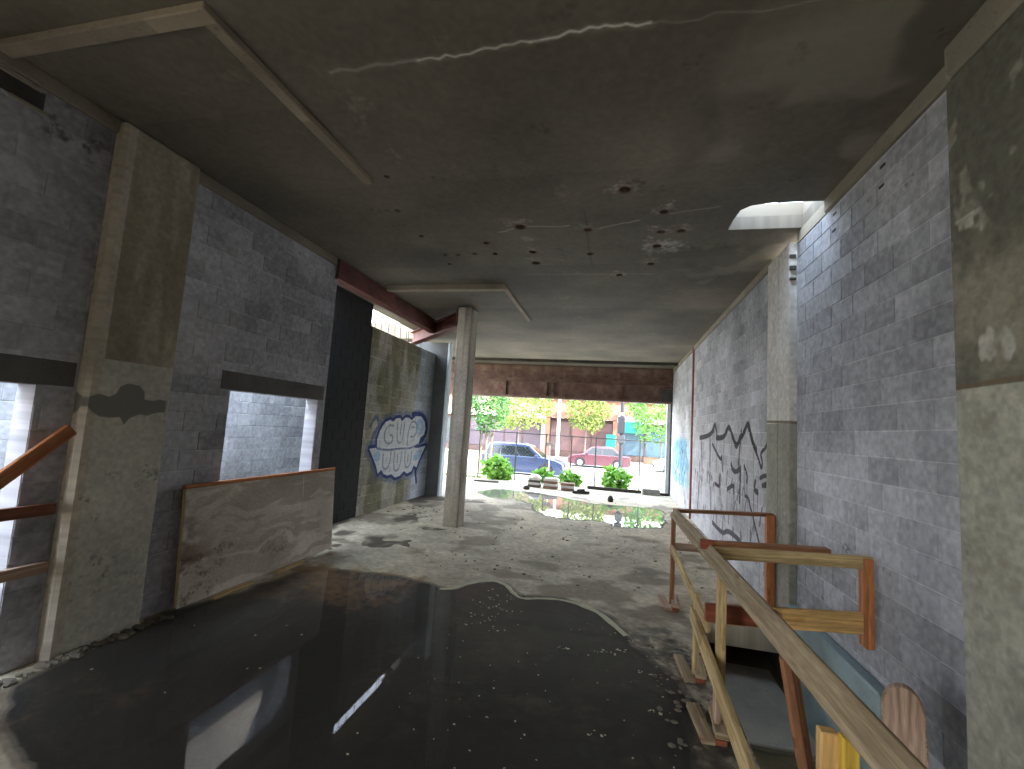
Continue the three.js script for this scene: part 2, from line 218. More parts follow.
// blocks of one wall face; s = +1 faces +x, -1 faces -x; holes = [u0, u1, v0, v1]
function blocks(parent, mats, X, s, u0, u1, v0, v1, holes, U, HT, shift = 0) {
  const list = [], e = 0.005, c = 0.004;
  for (let r = Math.floor(v0 / 0.2); r * 0.2 < v1 - 0.03; r++) {
    const a = Math.max(v0, r * 0.2) + e, b = Math.min(v1, r * 0.2 + 0.2) - e;
    for (let k = Math.floor(u0 / 0.4) - 1; k * 0.4 < u1; k++) {
      let p = k * 0.4 + shift + ((r & 1) ? 0.2 : 0), q = p + 0.4; p = Math.max(p, u0); q = Math.min(q, u1);
      if (q - p < 0.06) continue;
      let parts = [[p, q]];
      for (const h of holes) if (h[2] < b && h[3] > a) parts = parts.flatMap(([x, y]) => (y <= h[0] || x >= h[1] ? [[x, y]] : [[x, h[0]], [h[1], y]].filter(([m, n]) => n - m > 0.05)));
      for (const [x, y] of parts) list.push([x + e, y - e, a, b]);
    }
  }
  const geo = ([p, q, a, b]) => {
    const Q = new Quads(), x1 = X + s * rr(-0.0015, 0.0015), x0 = X - s * 0.03, P = (x, u, v) => [x, v, -u], T = (u, v) => [(u - U[0]) / (U[1] - U[0]), v / HT];
    const o = [[p, a], [q, a], [q, b], [p, b]], i = [[p + c, a + c], [q - c, a + c], [q - c, b - c], [p + c, b - c]];
    const f = (A, B, C, D, ua, ub, uc, ud) => (s > 0 ? Q.quad(A, B, C, D, ua, ub, uc, ud) : Q.quad(D, C, B, A, ud, uc, ub, ua));
    f(...i.map((t) => P(x1, ...t)), ...i.map((t) => T(...t)));
    for (let k = 0; k < 4; k++) {
      const n = (k + 1) % 4;
      f(P(x1 - s * c, ...o[k]), P(x1 - s * c, ...o[n]), P(x1, ...i[n]), P(x1, ...i[k]), T(...o[k]), T(...o[n]), T(...i[n]), T(...i[k]));
      f(P(x0, ...o[k]), P(x0, ...o[n]), P(x1 - s * c, ...o[n]), P(x1 - s * c, ...o[k]), T(...o[k]), T(...o[n]), T(...o[n]), T(...o[k]));
    }
    return Q.geo();
  };
  const cam = camera.position, scored = list.map((b) => { const m = [X, (b[2] + b[3]) / 2, -(b[0] + b[1]) / 2], d = cam.distanceTo(V(...m)); return [b, inFrame(m) ? d : 1e6 + d]; }).sort((a, b) => a[1] - b[1]);
  const rest = [];
  scored.forEach(([b, d], n) => { if (n < 295 && d < 10.5) obj('block', geo(b), mats.blocks[Math.floor(rnd() * 3)], parent); else rest.push(geo(b)); });
  if (rest.length) { const m = obj('blockwork', rest, mats.blocks[1], parent); m.userData.kind = 'stuff'; }
}
function coreGeo(x0, x1, u0, u1, v0, v1, U, HT) { // plain box whose uv follow the wall's canvas
  const g = bx(x0, v0, -u1, x1, v1, -u0, 0), p = g.attributes.position, t = g.attributes.uv;
  for (let i = 0; i < p.count; i++) t.setXY(i, (-p.getZ(i) - U[0]) / (U[1] - U[0]), p.getY(i) / HT);
  return g;
}
const UR = [2.9, 17.4], UL = [-2, 6.2], UP_ = [-2, 12.4];

// right wall in three bays
{
  const near = thing('wall_right', 'grey-blue concrete block wall between the near concrete column and the narrow pilaster', 'wall', [0, 0, 0], null, 'structure');
  obj('core', [coreGeo(RX + 0.006, RX + 0.25, 2.9, 5.65, -2, CY, UR, 4.6)], matR.core, near);
  blocks(near, matR, RX, -1, 3.0, 5.62, -0.8, 4.36, [], UR, 4.6);
  for (const [z, y] of [[-3.95, 4.28], [-3.97, 4.12], [-4.75, 4.28], [-4.77, 4.12], [-3.2, 4.2], [-3.2, 4.0]]) obj('tie_hole', bx(RX - 0.0035, y, z, RX + 0.02, y + 0.025, z + 0.07, 0.002), M.darkconc, near);
  obj('bond_beam', bx(RX - 0.03, 4.38, -4.88, RX + 0.2, CY, -3.0, 0.01), M.ceilEdge, near); obj('bond_beam', bx(RX - 0.004, 4.38, -5.62, RX + 0.2, CY, -4.89, 0.004), M.ceilEdge, near);
  const midw = thing('wall_right_middle', 'block wall bay covered with a spiky black graffiti tag', 'wall', [0, 0, 0], null, 'structure');
  obj('core', [coreGeo(RX + 0.006, RX + 0.25, 6.46, 12.57, -0.3, CY, UR, 4.6)], matR.core, midw);
  blocks(midw, matR, RX, -1, 6.45, 12.5, 0, 4.4, [], UR, 4.6, 0.1);
  obj('bond_beam', bx(RX - 0.03, 4.4, -12.55, RX + 0.2, CY, -6.45, 0.01), M.ceilEdge, midw);
  const far = thing('wall_right_far', 'block wall bay with a pale blue graffiti patch beside the street opening', 'wall', [0, 0, 0], null, 'structure');
  obj('core', [coreGeo(RX + 0.006, RX + 0.25, 12.82, 17.2, -0.3, CY, UR, 4.6)], matR.core, far);
  blocks(far, matR, RX, -1, 12.83, 17.1, 0, 4.4, [], UR, 4.6);
  obj('bond_beam', bx(RX - 0.03, 4.4, -17.1, RX + 0.2, CY, -12.82, 0.01), M.ceilEdge, far);
  const back = obj('wall_right_back', bx(RX, -2, -1.6, RX + 0.25, CY, BACK, 0), M.slab); tag(back, 'bare wall behind the camera on the right', 'wall', null, 'structure');
  const base = obj('wall_foundation', bx(RX - 0.12, -2, -5.6, RX - 0.005, 0.36, -3.85, 0.015), M.found); tag(base, 'pale bluish concrete foundation ledge under the block wall in the stair pit', 'ledge', null, 'structure');
  const strip = obj('steel_edge_angle', [bx(RX - 0.035, 0, -12.66, RX + 0.02, 4.5, -12.62, 0.003), bx(RX - 0.035, 0, -12.66, RX - 0.028, 4.5, -12.58, 0.001)], M.redsteel); tag(strip, 'thin rusty steel angle running up the right wall between the two graffiti', 'steel angle');
  const st2 = obj('expansion_strip', bx(RX - 0.02, 0, -12.8, RX + 0.02, 4.4, -12.67, 0.003), M.column); tag(st2, 'pale mortar strip running up the right wall behind the rusty angle', 'wall strip');
}
// pilaster and near column on the right, with the pour marks they carry
function pourTex(wm, hm, fn, after) { return paint(wm, hm, 150, fn, after); }
function uvBox(g, f) { const p = g.attributes.position, t = g.attributes.uv; for (let i = 0; i < p.count; i++) { const [a, b] = f(p.getX(i), p.getY(i), p.getZ(i)); t.setXY(i, a, b); } return g; }
{
  const t = pourTex(2.4, 4.6, (u, v) => {
    const n = fbm(u * 2 + 40, v * 2, 4), f = fbm(u * 30, v * 30, 3) - 0.5;
    let c = mix3([176, 175, 158], [152, 149, 134], clamp((n - 0.4) * 3));
    if (v > 2.42) { const s = smooth(0.42, 0.6, fbm(u * 1.6 + 9, v * 1.4 + 3, 4)); c = mix3([142, 136, 118], [100, 98, 86], s); const w = smooth(0.66, 0.72, fbm(u * 4 + 70, v * 3, 4)) * (v < 3.4 ? 1 : 0.5); c = mix3(c, [178, 174, 162], w); }
    return c.map((x) => x * (1 + f * 0.3));
  }, (g) => {
    g.strokeStyle = 'rgba(112,92,66,0.7)'; g.lineWidth = 0.025; g.beginPath(); g.moveTo(0, 2.41); g.lineTo(1.2, 2.44); g.lineTo(2.4, 2.4); g.stroke();
    spots(g, 0, 2.4, 0, 2.3, 30, 'rgba(90,86,70,A)', 0.01, 0.03); spots(g, 0.1, 1, 2.6, 3.1, 16, 'rgba(200,198,190,A)', 0.03, 0.09); spots(g, 0.1, 0.9, 2.45, 2.8, 26, 'rgba(45,48,42,A)', 0.02, 0.07);
  });
  const m = new THREE.MeshStandardMaterial({ map: t, roughness: 0.92, bumpMap: bumpFor(2.4, 4.6), bumpScale: 0.004 });
  const c = thing('concrete_column', 'broad stained concrete column at the right edge with peeling pale patches', 'column');
  obj('shaft', uvBox(bx(RX - 0.1, -2, -3.06, RX + 0.25, 4.3, -1.55, 0.015), (x, y, z) => [(-z + x - 1.0) / 2.4, y / 4.6]), m, c);
  obj('capital', bx(RX - 0.12, 4.3, -3.04, RX + 0.25, CY, -1.5, 0.02), M.ceilEdge, c);
  const tp = pourTex(1.2, 4.6, (u, v) => {
    const f = fbm(u * 24, v * 24, 3) - 0.5, n = fbm(u * 2.5, v * 1.2 + 8, 4) - 0.5;
    let b = v > 2.3 ? [204, 200, 192] : [146, 143, 130]; if (v < 2.3) b = mix3(b, [150, 148, 138], smooth(0.5, 0.7, fbm(u * 3, v * 2 + 30, 3)));
    return b.map((x) => x * (1 + f * 0.25 + n * 0.3));
  }, (g) => { g.strokeStyle = 'rgba(100,86,68,0.8)'; g.lineWidth = 0.03; g.beginPath(); g.moveTo(0, 2.3); g.lineTo(1.2, 2.34); g.stroke(); spots(g, 0, 1.2, 0.3, 1.3, 14, 'rgba(215,213,205,A)', 0.03, 0.09); });
  const mp = new THREE.MeshStandardMaterial({ map: tp, roughness: 0.92, bumpMap: bumpFor(1.2, 4.6), bumpScale: 0.004 });
  const p = thing('concrete_pilaster', 'narrow pale concrete pilaster on the right wall beside the graffiti tag', 'pilaster');
  const uvp = (x, y, z) => [(-z - 5.5 + (RX - x)) / 1.2, y / 4.6];
  obj('shaft', [uvBox(bx(RX - 0.07, -0.3, -6.02, RX + 0.25, 4.42, -5.66, 0.012), uvp), uvBox(bx(RX - 0.07, -0.3, -6.44, RX + 0.25, 4.42, -6.035, 0.012), uvp)], mp, p);
  for (let k = 0; k < 3; k++) obj('form_tie', bx(RX - 0.075, 4.25 - k * 0.14 - rr(0, 0.05), -5.66, RX - 0.01, 4.26 - k * 0.14, -5.645 + rr(0, 0.03), 0.002), M.darksteel, p);
}
// left wall: the doorway near the camera and the window-sized opening behind the hoarding board
const D1 = [0.9, 2.55, 0, 2.15], W1 = [4.34, 5.92, 0.7, 2.28];
{
  const w = thing('wall_left', 'dark grey concrete block wall with a doorway and a square opening', 'wall', [0, 0, 0], null, 'structure');
  const xa = LX - 0.2, xb = LX - 0.006, C = (u0, u1, v0, v1) => coreGeo(xa, xb, u0, u1, v0, v1, UL, 4.6);
  obj('core', [C(-1.5, D1[0], -0.3, CY), C(D1[0], D1[1], D1[3], CY), C(D1[1], W1[0], -0.3, CY), C(W1[0], W1[1], -0.3, W1[2]), C(W1[0], W1[1], W1[3], CY), C(W1[1], 6.1, -0.3, CY)], matL.core, w);
  blocks(w, matL, LX, 1, -1.5, 6.1, 0, 4.4, [D1, W1, [2.8, 3.58, 0, 4.6], [4.2, 6.05, 2.28, 2.5], [0.7, 2.8, 2.15, 2.36], [1.75, 2.32, 4.22, 4.38]], UL, 4.6);
  obj('lintel', bx(LX - 0.19, 2.285, -6.05, LX - 0.002, 2.5, -4.2, 0.006), M.lintel, w);
  obj('lintel', bx(LX - 0.19, 2.155, -2.8, LX - 0.002, 2.36, -0.7, 0.006), M.lintel, w);
  obj('bond_beam', bx(LX - 0.18, 4.4, -6.1, LX + 0.03, CY, 1.5, 0.01), M.slab, w);
  obj('broken_edge', [bx(LX - 0.05, 4.36, -2.3, LX + 0.004, 4.39, -1.8, 0.006), bx(LX - 0.06, 4.21, -2.35, LX + 0.006, 4.235, -2.12, 0.006)], M.ceilEdge, w);
  obj('slot', bx(LX - 0.1, 4.23, -2.32, LX - 0.005, 4.37, -1.75, 0), M.darksteel, w);  // solid dark box, its colour stands in for shade inside the broken hole
}
{ // left column
  const t = pourTex(1.4, 4.6, (u, v) => {
    const f = fbm(u * 30, v * 30, 3) - 0.5, n = fbm(u * 2 + 5, v * 1.6, 4) - 0.5; let b = [196, 192, 180];
    if (v > 2.42) b = mix3([172, 163, 146], [150, 140, 122], smooth(0.4, 0.65, fbm(u * 5, v * 0.9 + 2, 4)));
    if (u < 0.2) b = [190, 180, 164];
    return b.map((x) => x * (1 + f * 0.22 + n * 0.28));
  }, (g) => {
    g.fillStyle = 'rgba(116,115,108,0.9)'; path(g, [[0.12, 2.02], [0.13, 2.09], [0.2, 2.12], [0.28, 2.1], [0.33, 2.13], [0.36, 2.2], [0.42, 2.23], [0.52, 2.22], [0.57, 2.17], [0.58, 2.1], [0.66, 2.09], [0.72, 2.11], [0.79, 2.1], [0.79, 1.99], [0.7, 1.98], [0.62, 1.95], [0.55, 1.96], [0.47, 1.92], [0.43, 1.86], [0.39, 1.93], [0.3, 1.92], [0.22, 1.93], [0.16, 1.97]], true); g.fill();
    spots(g, 0.2, 0.9, 0.4, 1.5, 22, 'rgba(80,82,74,A)', 0.02, 0.06); spots(g, 0.3, 0.7, 3.6, 4.1, 12, 'rgba(176,164,150,A)', 0.03, 0.09);
  });
  const m = new THREE.MeshStandardMaterial({ map: t, roughness: 0.9, bumpMap: bumpFor(1.4, 4.6), bumpScale: 0.004 });
  const c = thing('concrete_column', 'wide pale concrete column on the left wall with a dark grey repair patch', 'column');
  obj('shaft', uvBox(bx(LX - 0.18, -0.3, -3.56, LX + 0.1, CY, -2.82, 0.03), (x, y, z) => [(-z - 2.82 + (LX + 0.1 - x) + 0.1) / 1.4, y / 4.6]), m, c);
}
{ // party wall beyond the left wall: pale, then black painted, then with the bubble graffiti
  const a = thing('wall_party', 'daylit concrete block wall of the neighbouring building seen through the openings', 'wall', [0, 0, 0], null, 'structure');
  obj('core', coreGeo(NX - 0.25, NX - 0.006, -1.5, 9.1, -0.6, 4.6, UN, 4.6), matN.core, a);
  blocks(a, matN, NX, 1, 2, 9.08, 0, 3.2, [], UN, 4.6, 0.13);
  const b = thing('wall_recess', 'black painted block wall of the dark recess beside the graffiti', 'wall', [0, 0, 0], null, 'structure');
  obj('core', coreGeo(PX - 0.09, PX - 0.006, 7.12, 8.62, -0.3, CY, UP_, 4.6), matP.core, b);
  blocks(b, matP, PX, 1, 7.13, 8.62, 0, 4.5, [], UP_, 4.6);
  const c = thing('wall_graffiti', 'stained block wall with white and blue bubble-letter graffiti', 'wall', [0, 0, 0], null, 'structure');
  obj('core', coreGeo(PX - 0.22, PX - 0.006, 8.62, 12.2, -0.3, 4.05, UP_, 4.6), matP.core, c);
  blocks(c, matP, PX, 1, 8.64, 12.2, 0, 4.05, [], UP_, 4.6);
  for (let k = 0; k < 9; k++) obj('rebar', cyl([PX - 0.11 + rr(-0.05, 0.05), 4.0, -8.9 - k * 0.3], [PX - 0.11 + rr(-0.05, 0.05), 4.3 + rr(0, 0.12), -8.9 - k * 0.3 + rr(-0.04, 0.04)], 0.008, 0.008, 6), M.rebar, c);
  const d = obj('wall_cross', [bx(-7.2, -0.3, -12.4, -4.82, 4.4, -12.2, 0.01)], concrete([78, 80, 80], 0.2, 44)); tag(obj('roof_kerb', bx(-9, CY - 0.02, -12.295, -5.47, 4.97, -12.2, 0.01), concrete([96, 90, 78], 0.2, 48)), 'pale concrete roof kerb seen over the graffiti wall', 'kerb', null, 'structure'); tag(d, 'short grey cross wall at the end of the graffiti wall', 'wall', null, 'structure');
  const e = obj('wall_cross_end', bx(-4.82, -0.3, -12.42, -4.76, 4.4, -12.18, 0.005), M.parapet); tag(e, 'narrow end face of the cross wall behind the free column, coloured pale as if lit', 'wall end', null, 'structure');  // light on this edge is put into its pale colour
}
// free column
{
  const t = pourTex(1.4, 4.6, (u, v) => { const f = fbm(u * 30, v * 30, 3) - 0.5, n = fbm(u * 3 + 15, v * 1.3, 4) - 0.5; const b = mix3([168, 158, 140], [186, 178, 164], smooth(0.45, 0.6, fbm(u * 8, v * 0.7, 3))); return b.map((x) => x * (1 + f * 0.22 + n * 0.4)); });
  const m = new THREE.MeshStandardMaterial({ map: t, roughness: 0.9, bumpMap: bumpFor(1.4, 4.6), bumpScale: 0.004 });
  const c = thing('concrete_column', 'slender free-standing concrete column in the middle of the hall', 'column');
  obj('shaft', uvBox(bx(-3.3, -0.1, -9.14, -2.98, 4.5, -8.74, 0.025), (x, y, z) => [(-z + x) / 1.4, y / 4.6]), m, c);
}

// ---------------------------------------------------------------- ceiling slab: cut-out by the right wall, drilled holes
const HOLES = [[-2.37, -3.95, 0.03], [-2.61, -4.65, 0.035], [-2.62, -5.35, 0.035], [-1.8, -5.64, 0.04], [-2.54, -6.01, 0.03], [-2.34, -6.02, 0.03], [-2.08, -6, 0.035], [-1.78, -6.02, 0.035], [-2.61, -6.37, 0.03], [-1.24, -5.2, 0.065], [-1.22, -5.99, 0.05], [-1.25, -6.41, 0.06], [-0.42, -5.36, 0.045], [-0.43, -6.12, 0.04], [0, -4.47, 0.06], [0.43, -4.98, 0.045], [0.45, -5.49, 0.05], [0.68, -5.48, 0.045], [0.44, -5.91, 0.055], [0.41, -6.55, 0.045], [-0.03, -6.99, 0.045]];
const CUT = [[1.2, -5.5], [1.2, -5.25], [1.22, -5.02], [1.3, -4.93], [1.42, -4.9], [1.52, -4.885], [1.55, -4.9], [1.66, -4.89], [1.99, -4.9], [1.99, -5.5]];
const texC = paint(9.6, 21.8, 88, (u, v) => { // u = x + 7.4, v = z + 17.3
  const x = u - 7.4, z = v - 17.3, n = fbm(u * 0.9, v * 0.9 + 50, 5), s = fbm(u * 0.5 + 2.2 * fbm(u, v * 0.4, 2), v * 1.6 + 20, 4), f = fbm(u * 24, v * 24, 3) - 0.5, pl = (fbm(u * 0.3, Math.floor(v / 1.2) * 3.7, 1) - 0.5) * 0.16;
  let b = [112, 105, 94]; const k = (n - 0.5) * 0.5 + f * 0.16 + pl;
  b = b.map((c) => c * (1 + k));
  if (x > 0.2) { const sw = smooth(0.5, 0.66, s) * smooth(0.2, 1, x) * smooth(-9, -6, z); b = mix3(b, [156, 150, 138], sw * 0.55); const dk = smooth(0.52, 0.64, fbm(u * 1.3 + 9, v * 0.9, 4)) * smooth(0.2, 1, x) * smooth(-9, -6, z); b = mix3(b, [76, 72, 62], dk * 0.55); }
  return b;
}, (g) => {
  g.translate(7.4, 17.3); g.lineCap = g.lineJoin = 'round';
  const eff = (pts, w, a, col = '238,234,226') => { for (let k = 0; k < 2; k++) { g.strokeStyle = `rgba(${col},${k ? a * 0.1 : a})`; g.lineWidth = w * (0.9 + k * 2.2); g.beginPath(); pts.forEach(([x, z], i) => { const n = 7; if (!i) g.moveTo(x, z); else for (let j = 1; j <= n; j++) { const p = pts[i - 1], t = j / n; g.lineTo(p[0] + (x - p[0]) * t + rr(-0.012, 0.012), p[1] + (z - p[1]) * t + rr(-0.018, 0.018)); } }); g.stroke(); } };
  eff([[-1.42, -2.62], [-1.04, -2.61], [-0.63, -2.59]], 0.018, 0.9); eff([[-0.63, -2.59], [-0.19, -2.55], [0.11, -2.58]], 0.02, 1); eff([[0.11, -2.58], [0.6, -2.58], [1.5, -2.6]], 0.012, 0.3); eff([[-2.1, -2.62], [-1.42, -2.62]], 0.03, 0.3);
  eff([[-1.53, -5.32], [-1.2, -5.2], [-0.63, -5.23]], 0.02, 0.5); eff([[-0.27, -5.32], [0.19, -5.15]], 0.018, 0.5); eff([[0.5, -5.03], [1.0, -4.9]], 0.014, 0.4); eff([[-1.5, -6.9], [0.5, -6.95]], 0.02, 0.25);
  eff([[-0.43, -4.9], [-0.43, -6.6]], 0.012, 0.5, '60,52,46');
  for (const [x, z, r] of HOLES) { const big = r > 0.042; g.fillStyle = 'rgba(104,62,54,0.35)'; g.beginPath(); g.ellipse(x, z, r * 1.5, r * 1.5, 0, 0, 6.3); if (x > -2) g.fill(); if (big) spots(g, x - 0.12, x + 0.12, z - 0.02, z + 0.2, 8, 'rgba(205,196,188,A)', 0.02, 0.07); }
  spots(g, 0.3, 0.75, -6.05, -5.75, 26, 'rgba(208,205,205,A)', 0.03, 0.1); spots(g, -1.25, -1.1, -5.7, -5.5, 8, 'rgba(190,186,180,A)', 0.03, 0.07); spots(g, -2.3, -2.0, -3.6, -2.9, 6, 'rgba(170,160,145,A)', 0.05, 0.12);
  spots(g, -2.9, 1.8, -8, 2, 60, 'rgba(66,58,50,A)', 0.02, 0.09); spots(g, -2.9, 1.8, -12, 2, 60, 'rgba(150,142,130,A)', 0.03, 0.12);
});
{
  const outline = [[-7.2, -17.2], [2.2, -17.2], [2.2, BACK], [-4.42, BACK], [-4.42, -6.9], [-5.45, -6.9], [-5.45, -12.3], [-7.2, -12.3]];
  const shape = (small) => { const s = new THREE.Shape(outline.map(([x, z]) => new THREE.Vector2(x, z))); s.holes.push(new THREE.Path(CUT.map(([x, z]) => new THREE.Vector2(x, z)))); if (small) for (const [x, z, r] of HOLES) { const p = new THREE.Path(); p.absarc(x, z, r, 0, Math.PI * 2); s.holes.push(p); } return s; };
  const slab = (s, y, t) => { const g = new THREE.ExtrudeGeometry(s, { depth: t, bevelEnabled: false, curveSegments: 9 }), p = g.attributes.position, u = g.attributes.uv; for (let i = 0; i < p.count; i++) u.setXY(i, (p.getX(i) + 7.4) / 9.6, (p.getY(i) + 17.3) / 21.8); g.rotateX(Math.PI / 2); g.translate(0, y + t, 0); return g; };
  const m = new THREE.MeshStandardMaterial({ map: texC, roughness: 0.93, bumpMap: bumpFor(9.6, 21.8), bumpScale: 0.002 });
  const c = thing('ceiling', 'stained brown-grey concrete ceiling slab with drilled holes and white cracks', 'ceiling', [0, 0, 0], null, 'structure');
  obj('soffit_slab', slab(shape(true), CY, 0.15), m, c); obj('upper_slab', slab(shape(false), CY + 0.151, 0.15), M.slab, c);
  const up = obj('parapet', bx(RX + 0.02, CY + 0.31, -17, RX + 0.2, CY + 1.25, BACK, 0.01), M.parapet); tag(up, 'pale parapet wall above the slab seen through the ceiling cut-out', 'parapet', null, 'structure');
  const ribm = concrete([150, 138, 122], 0.25, 60);
  const rib = (g, l, mm = ribm) => tag(obj('ceiling_rib', g, mm), l, 'ceiling rib', null, 'structure');
  rib([bx(-4.33, CY - 0.055, -2.1, -2.54, CY + 0.005, -1.99, 0.008), bx(-2.64, CY - 0.055, -3.98, -2.54, CY + 0.005, -2.09, 0.008)], 'L-shaped raised concrete rib on the ceiling above the left wall');
  rib([bx(-4.2, CY - 0.1, -7.45, -1.95, CY + 0.005, -7.33, 0.008)], 'short concrete rib across the ceiling before the free column'); rib([bx(-2.03, CY - 0.045, -9.85, -1.95, CY + 0.005, -7.4, 0.006)], 'thin concrete rib running lengthwise beside the free column');
  rib([bx(-6.9, CY - 0.1, -15.7, RX - 0.05, CY + 0.005, -15.55, 0.006)], 'dark strip across the ceiling before the street beam', M.darksteel);
}
// ---------------------------------------------------------------- steel beams
function ibeam(p, q, h, w, tf = 0.02, tw = 0.015) { // p, q: ends of the centre line
  const g = [[0, h / 2 - tf / 2, w, tf], [0, -h / 2 + tf / 2, w, tf], [0, 0, tw, h - tf * 1.5]];
  return g.map(([, dy, ww, hh]) => bar([p[0], p[1] + dy, p[2]], [q[0], q[1] + dy, q[2]], ww, hh, 0, 0.003));
}
{
  const a = thing('steel_beam', 'red-brown steel beam continuing the left wall under the ceiling', 'steel beam');
  obj('beam', ibeam([LX - 0.02, 4.35, -6.02], [LX - 0.02, 4.35, -10.0], 0.3, 0.16), M.redsteel, a);
  obj('web_plate', bar([LX + 0.055, 4.35, -6.02], [LX + 0.055, 4.35, -9.9], 0.012, 0.26, 0, 0.002), M.redsteel, a);
  const b = thing('steel_beam', 'red-brown steel beam running diagonally from the free column to the graffiti wall', 'steel beam');
  obj('beam', ibeam([-3.22, 4.28, -8.86], [-5.42, 4.28, -11.08], 0.32, 0.2), M.redsteel, b);
  obj('end_plate', bar([-3.28, 4.28, -8.92], [-3.26, 4.28, -8.9], 0.26, 0.36, 0, 0.002), M.redsteel, b);
  const c = thing('street_beam', 'deep brown steel beam over the street opening', 'steel beam');
  obj('web', bx(-6.95, 3.34, -17.02, RX - 0.03, 4.2, -16.98, 0.003), M.brownsteel, c);
  obj('top_flange', bx(-6.95, 4.2, -17.15, RX - 0.03, 4.5, -16.9, 0.004), M.brownsteel, c);
  obj('middle_flange', bx(-6.95, 3.86, -17.0, RX - 0.03, 3.9, -16.88, 0.003), M.brownsteel, c);
  obj('bottom_flange', bx(-6.95, 3.24, -17.16, RX - 0.03, 3.34, -16.84, 0.004), M.brownsteel, c);
  for (const x of [-6, -4.2, -2.6, -2.35, 0.2]) obj('stiffener', bx(x, 3.34, -17.0, x + 0.015, 3.86, -16.9, 0.002), M.brownsteel, c);
  obj('bracket', bx(RX - 0.42, 3.3, -17.0, RX - 0.05, 3.75, -16.82, 0.005), M.darksteel, c);
  const j = obj('steel_jamb', [bx(RX - 0.06, -0.1, -17.15, RX + 0.01, 4.45, -17.05, 0.004), bx(RX - 0.04, -0.1, -17.3, RX + 0.1, 4.3, -17.15, 0.004)], M.darksteel); tag(j, 'dark steel angle up the right side of the street opening', 'steel angle');
  const k = obj('door_jamb', bx(RX - 0.15, -0.15, -17.5, RX + 0.25, 3.3, -17.32, 0.006), M.parapet); tag(k, 'white outer jamb at the right side of the street opening', 'jamb', null, 'structure');
}

// ---------------------------------------------------------------- floor with the stair pit
const PUD = [[-4.12, -2.9], [-4.2, -3.46], [-4.24, -3.86], [-4.05, -4.5], [-3.98, -5.1], [-3.75, -5.5], [-3.35, -5.65], [-2.69, -5.7], [-1.9, -5.54], [-1.72, -5.85], [-1.5, -6.04], [-1.25, -5.9], [-1.05, -5.66], [-0.57, -5.73], [-0.12, -5.54], [0.16, -5.05], [0.32, -4.71], [0.6, -4.3], [0.62, -4.05], [0.6, -3.6], [0.55, -3.1], [0.45, -2.3], [0.3, -1.2], [0, 0.2], [-1.5, 0.6], [-2.6, -0.4], [-2.75, -1.6], [-2.98, -2.05], [-3.3, -2.2], [-3.6, -2.26], [-3.9, -2.4], [-4.1, -2.6]];
const FPUD = [[-3.86, -14.55], [-3.27, -14.81], [-2.65, -14.74], [-1.99, -14.48], [-1.12, -13.95], [-0.42, -13.61], [0.68, -13.76], [1.36, -13.48], [1.29, -12.57], [1.08, -11.05], [0.54, -10.69], [0.12, -10.63], [-0.19, -11.04], [-0.99, -10.82], [-1.49, -11.03], [-1.85, -11.52], [-2.1, -12.33], [-2.8, -13.01], [-3.43, -12.98], [-4.0, -13.6]];
function ragged(pts, amp, n = 10) { const c = new THREE.CatmullRomCurve3(pts.map(([x, z]) => V(x, 0, z)), true, 'catmullrom', 0.4).getPoints(pts.length * n); return c.map((p) => [p.x + (fbm(p.x * 5, p.z * 5 + 7, 3) - 0.5) * amp, p.z + (fbm(p.x * 5 + 31, p.z * 5, 3) - 0.5) * amp]); }
const PUDr = ragged(PUD, 0.14), FPUDr = ragged(FPUD, 0.25);
const PIT = [0.98, RX - 0.05, -5.78, -1.2]; // x0 x1 z0 z1
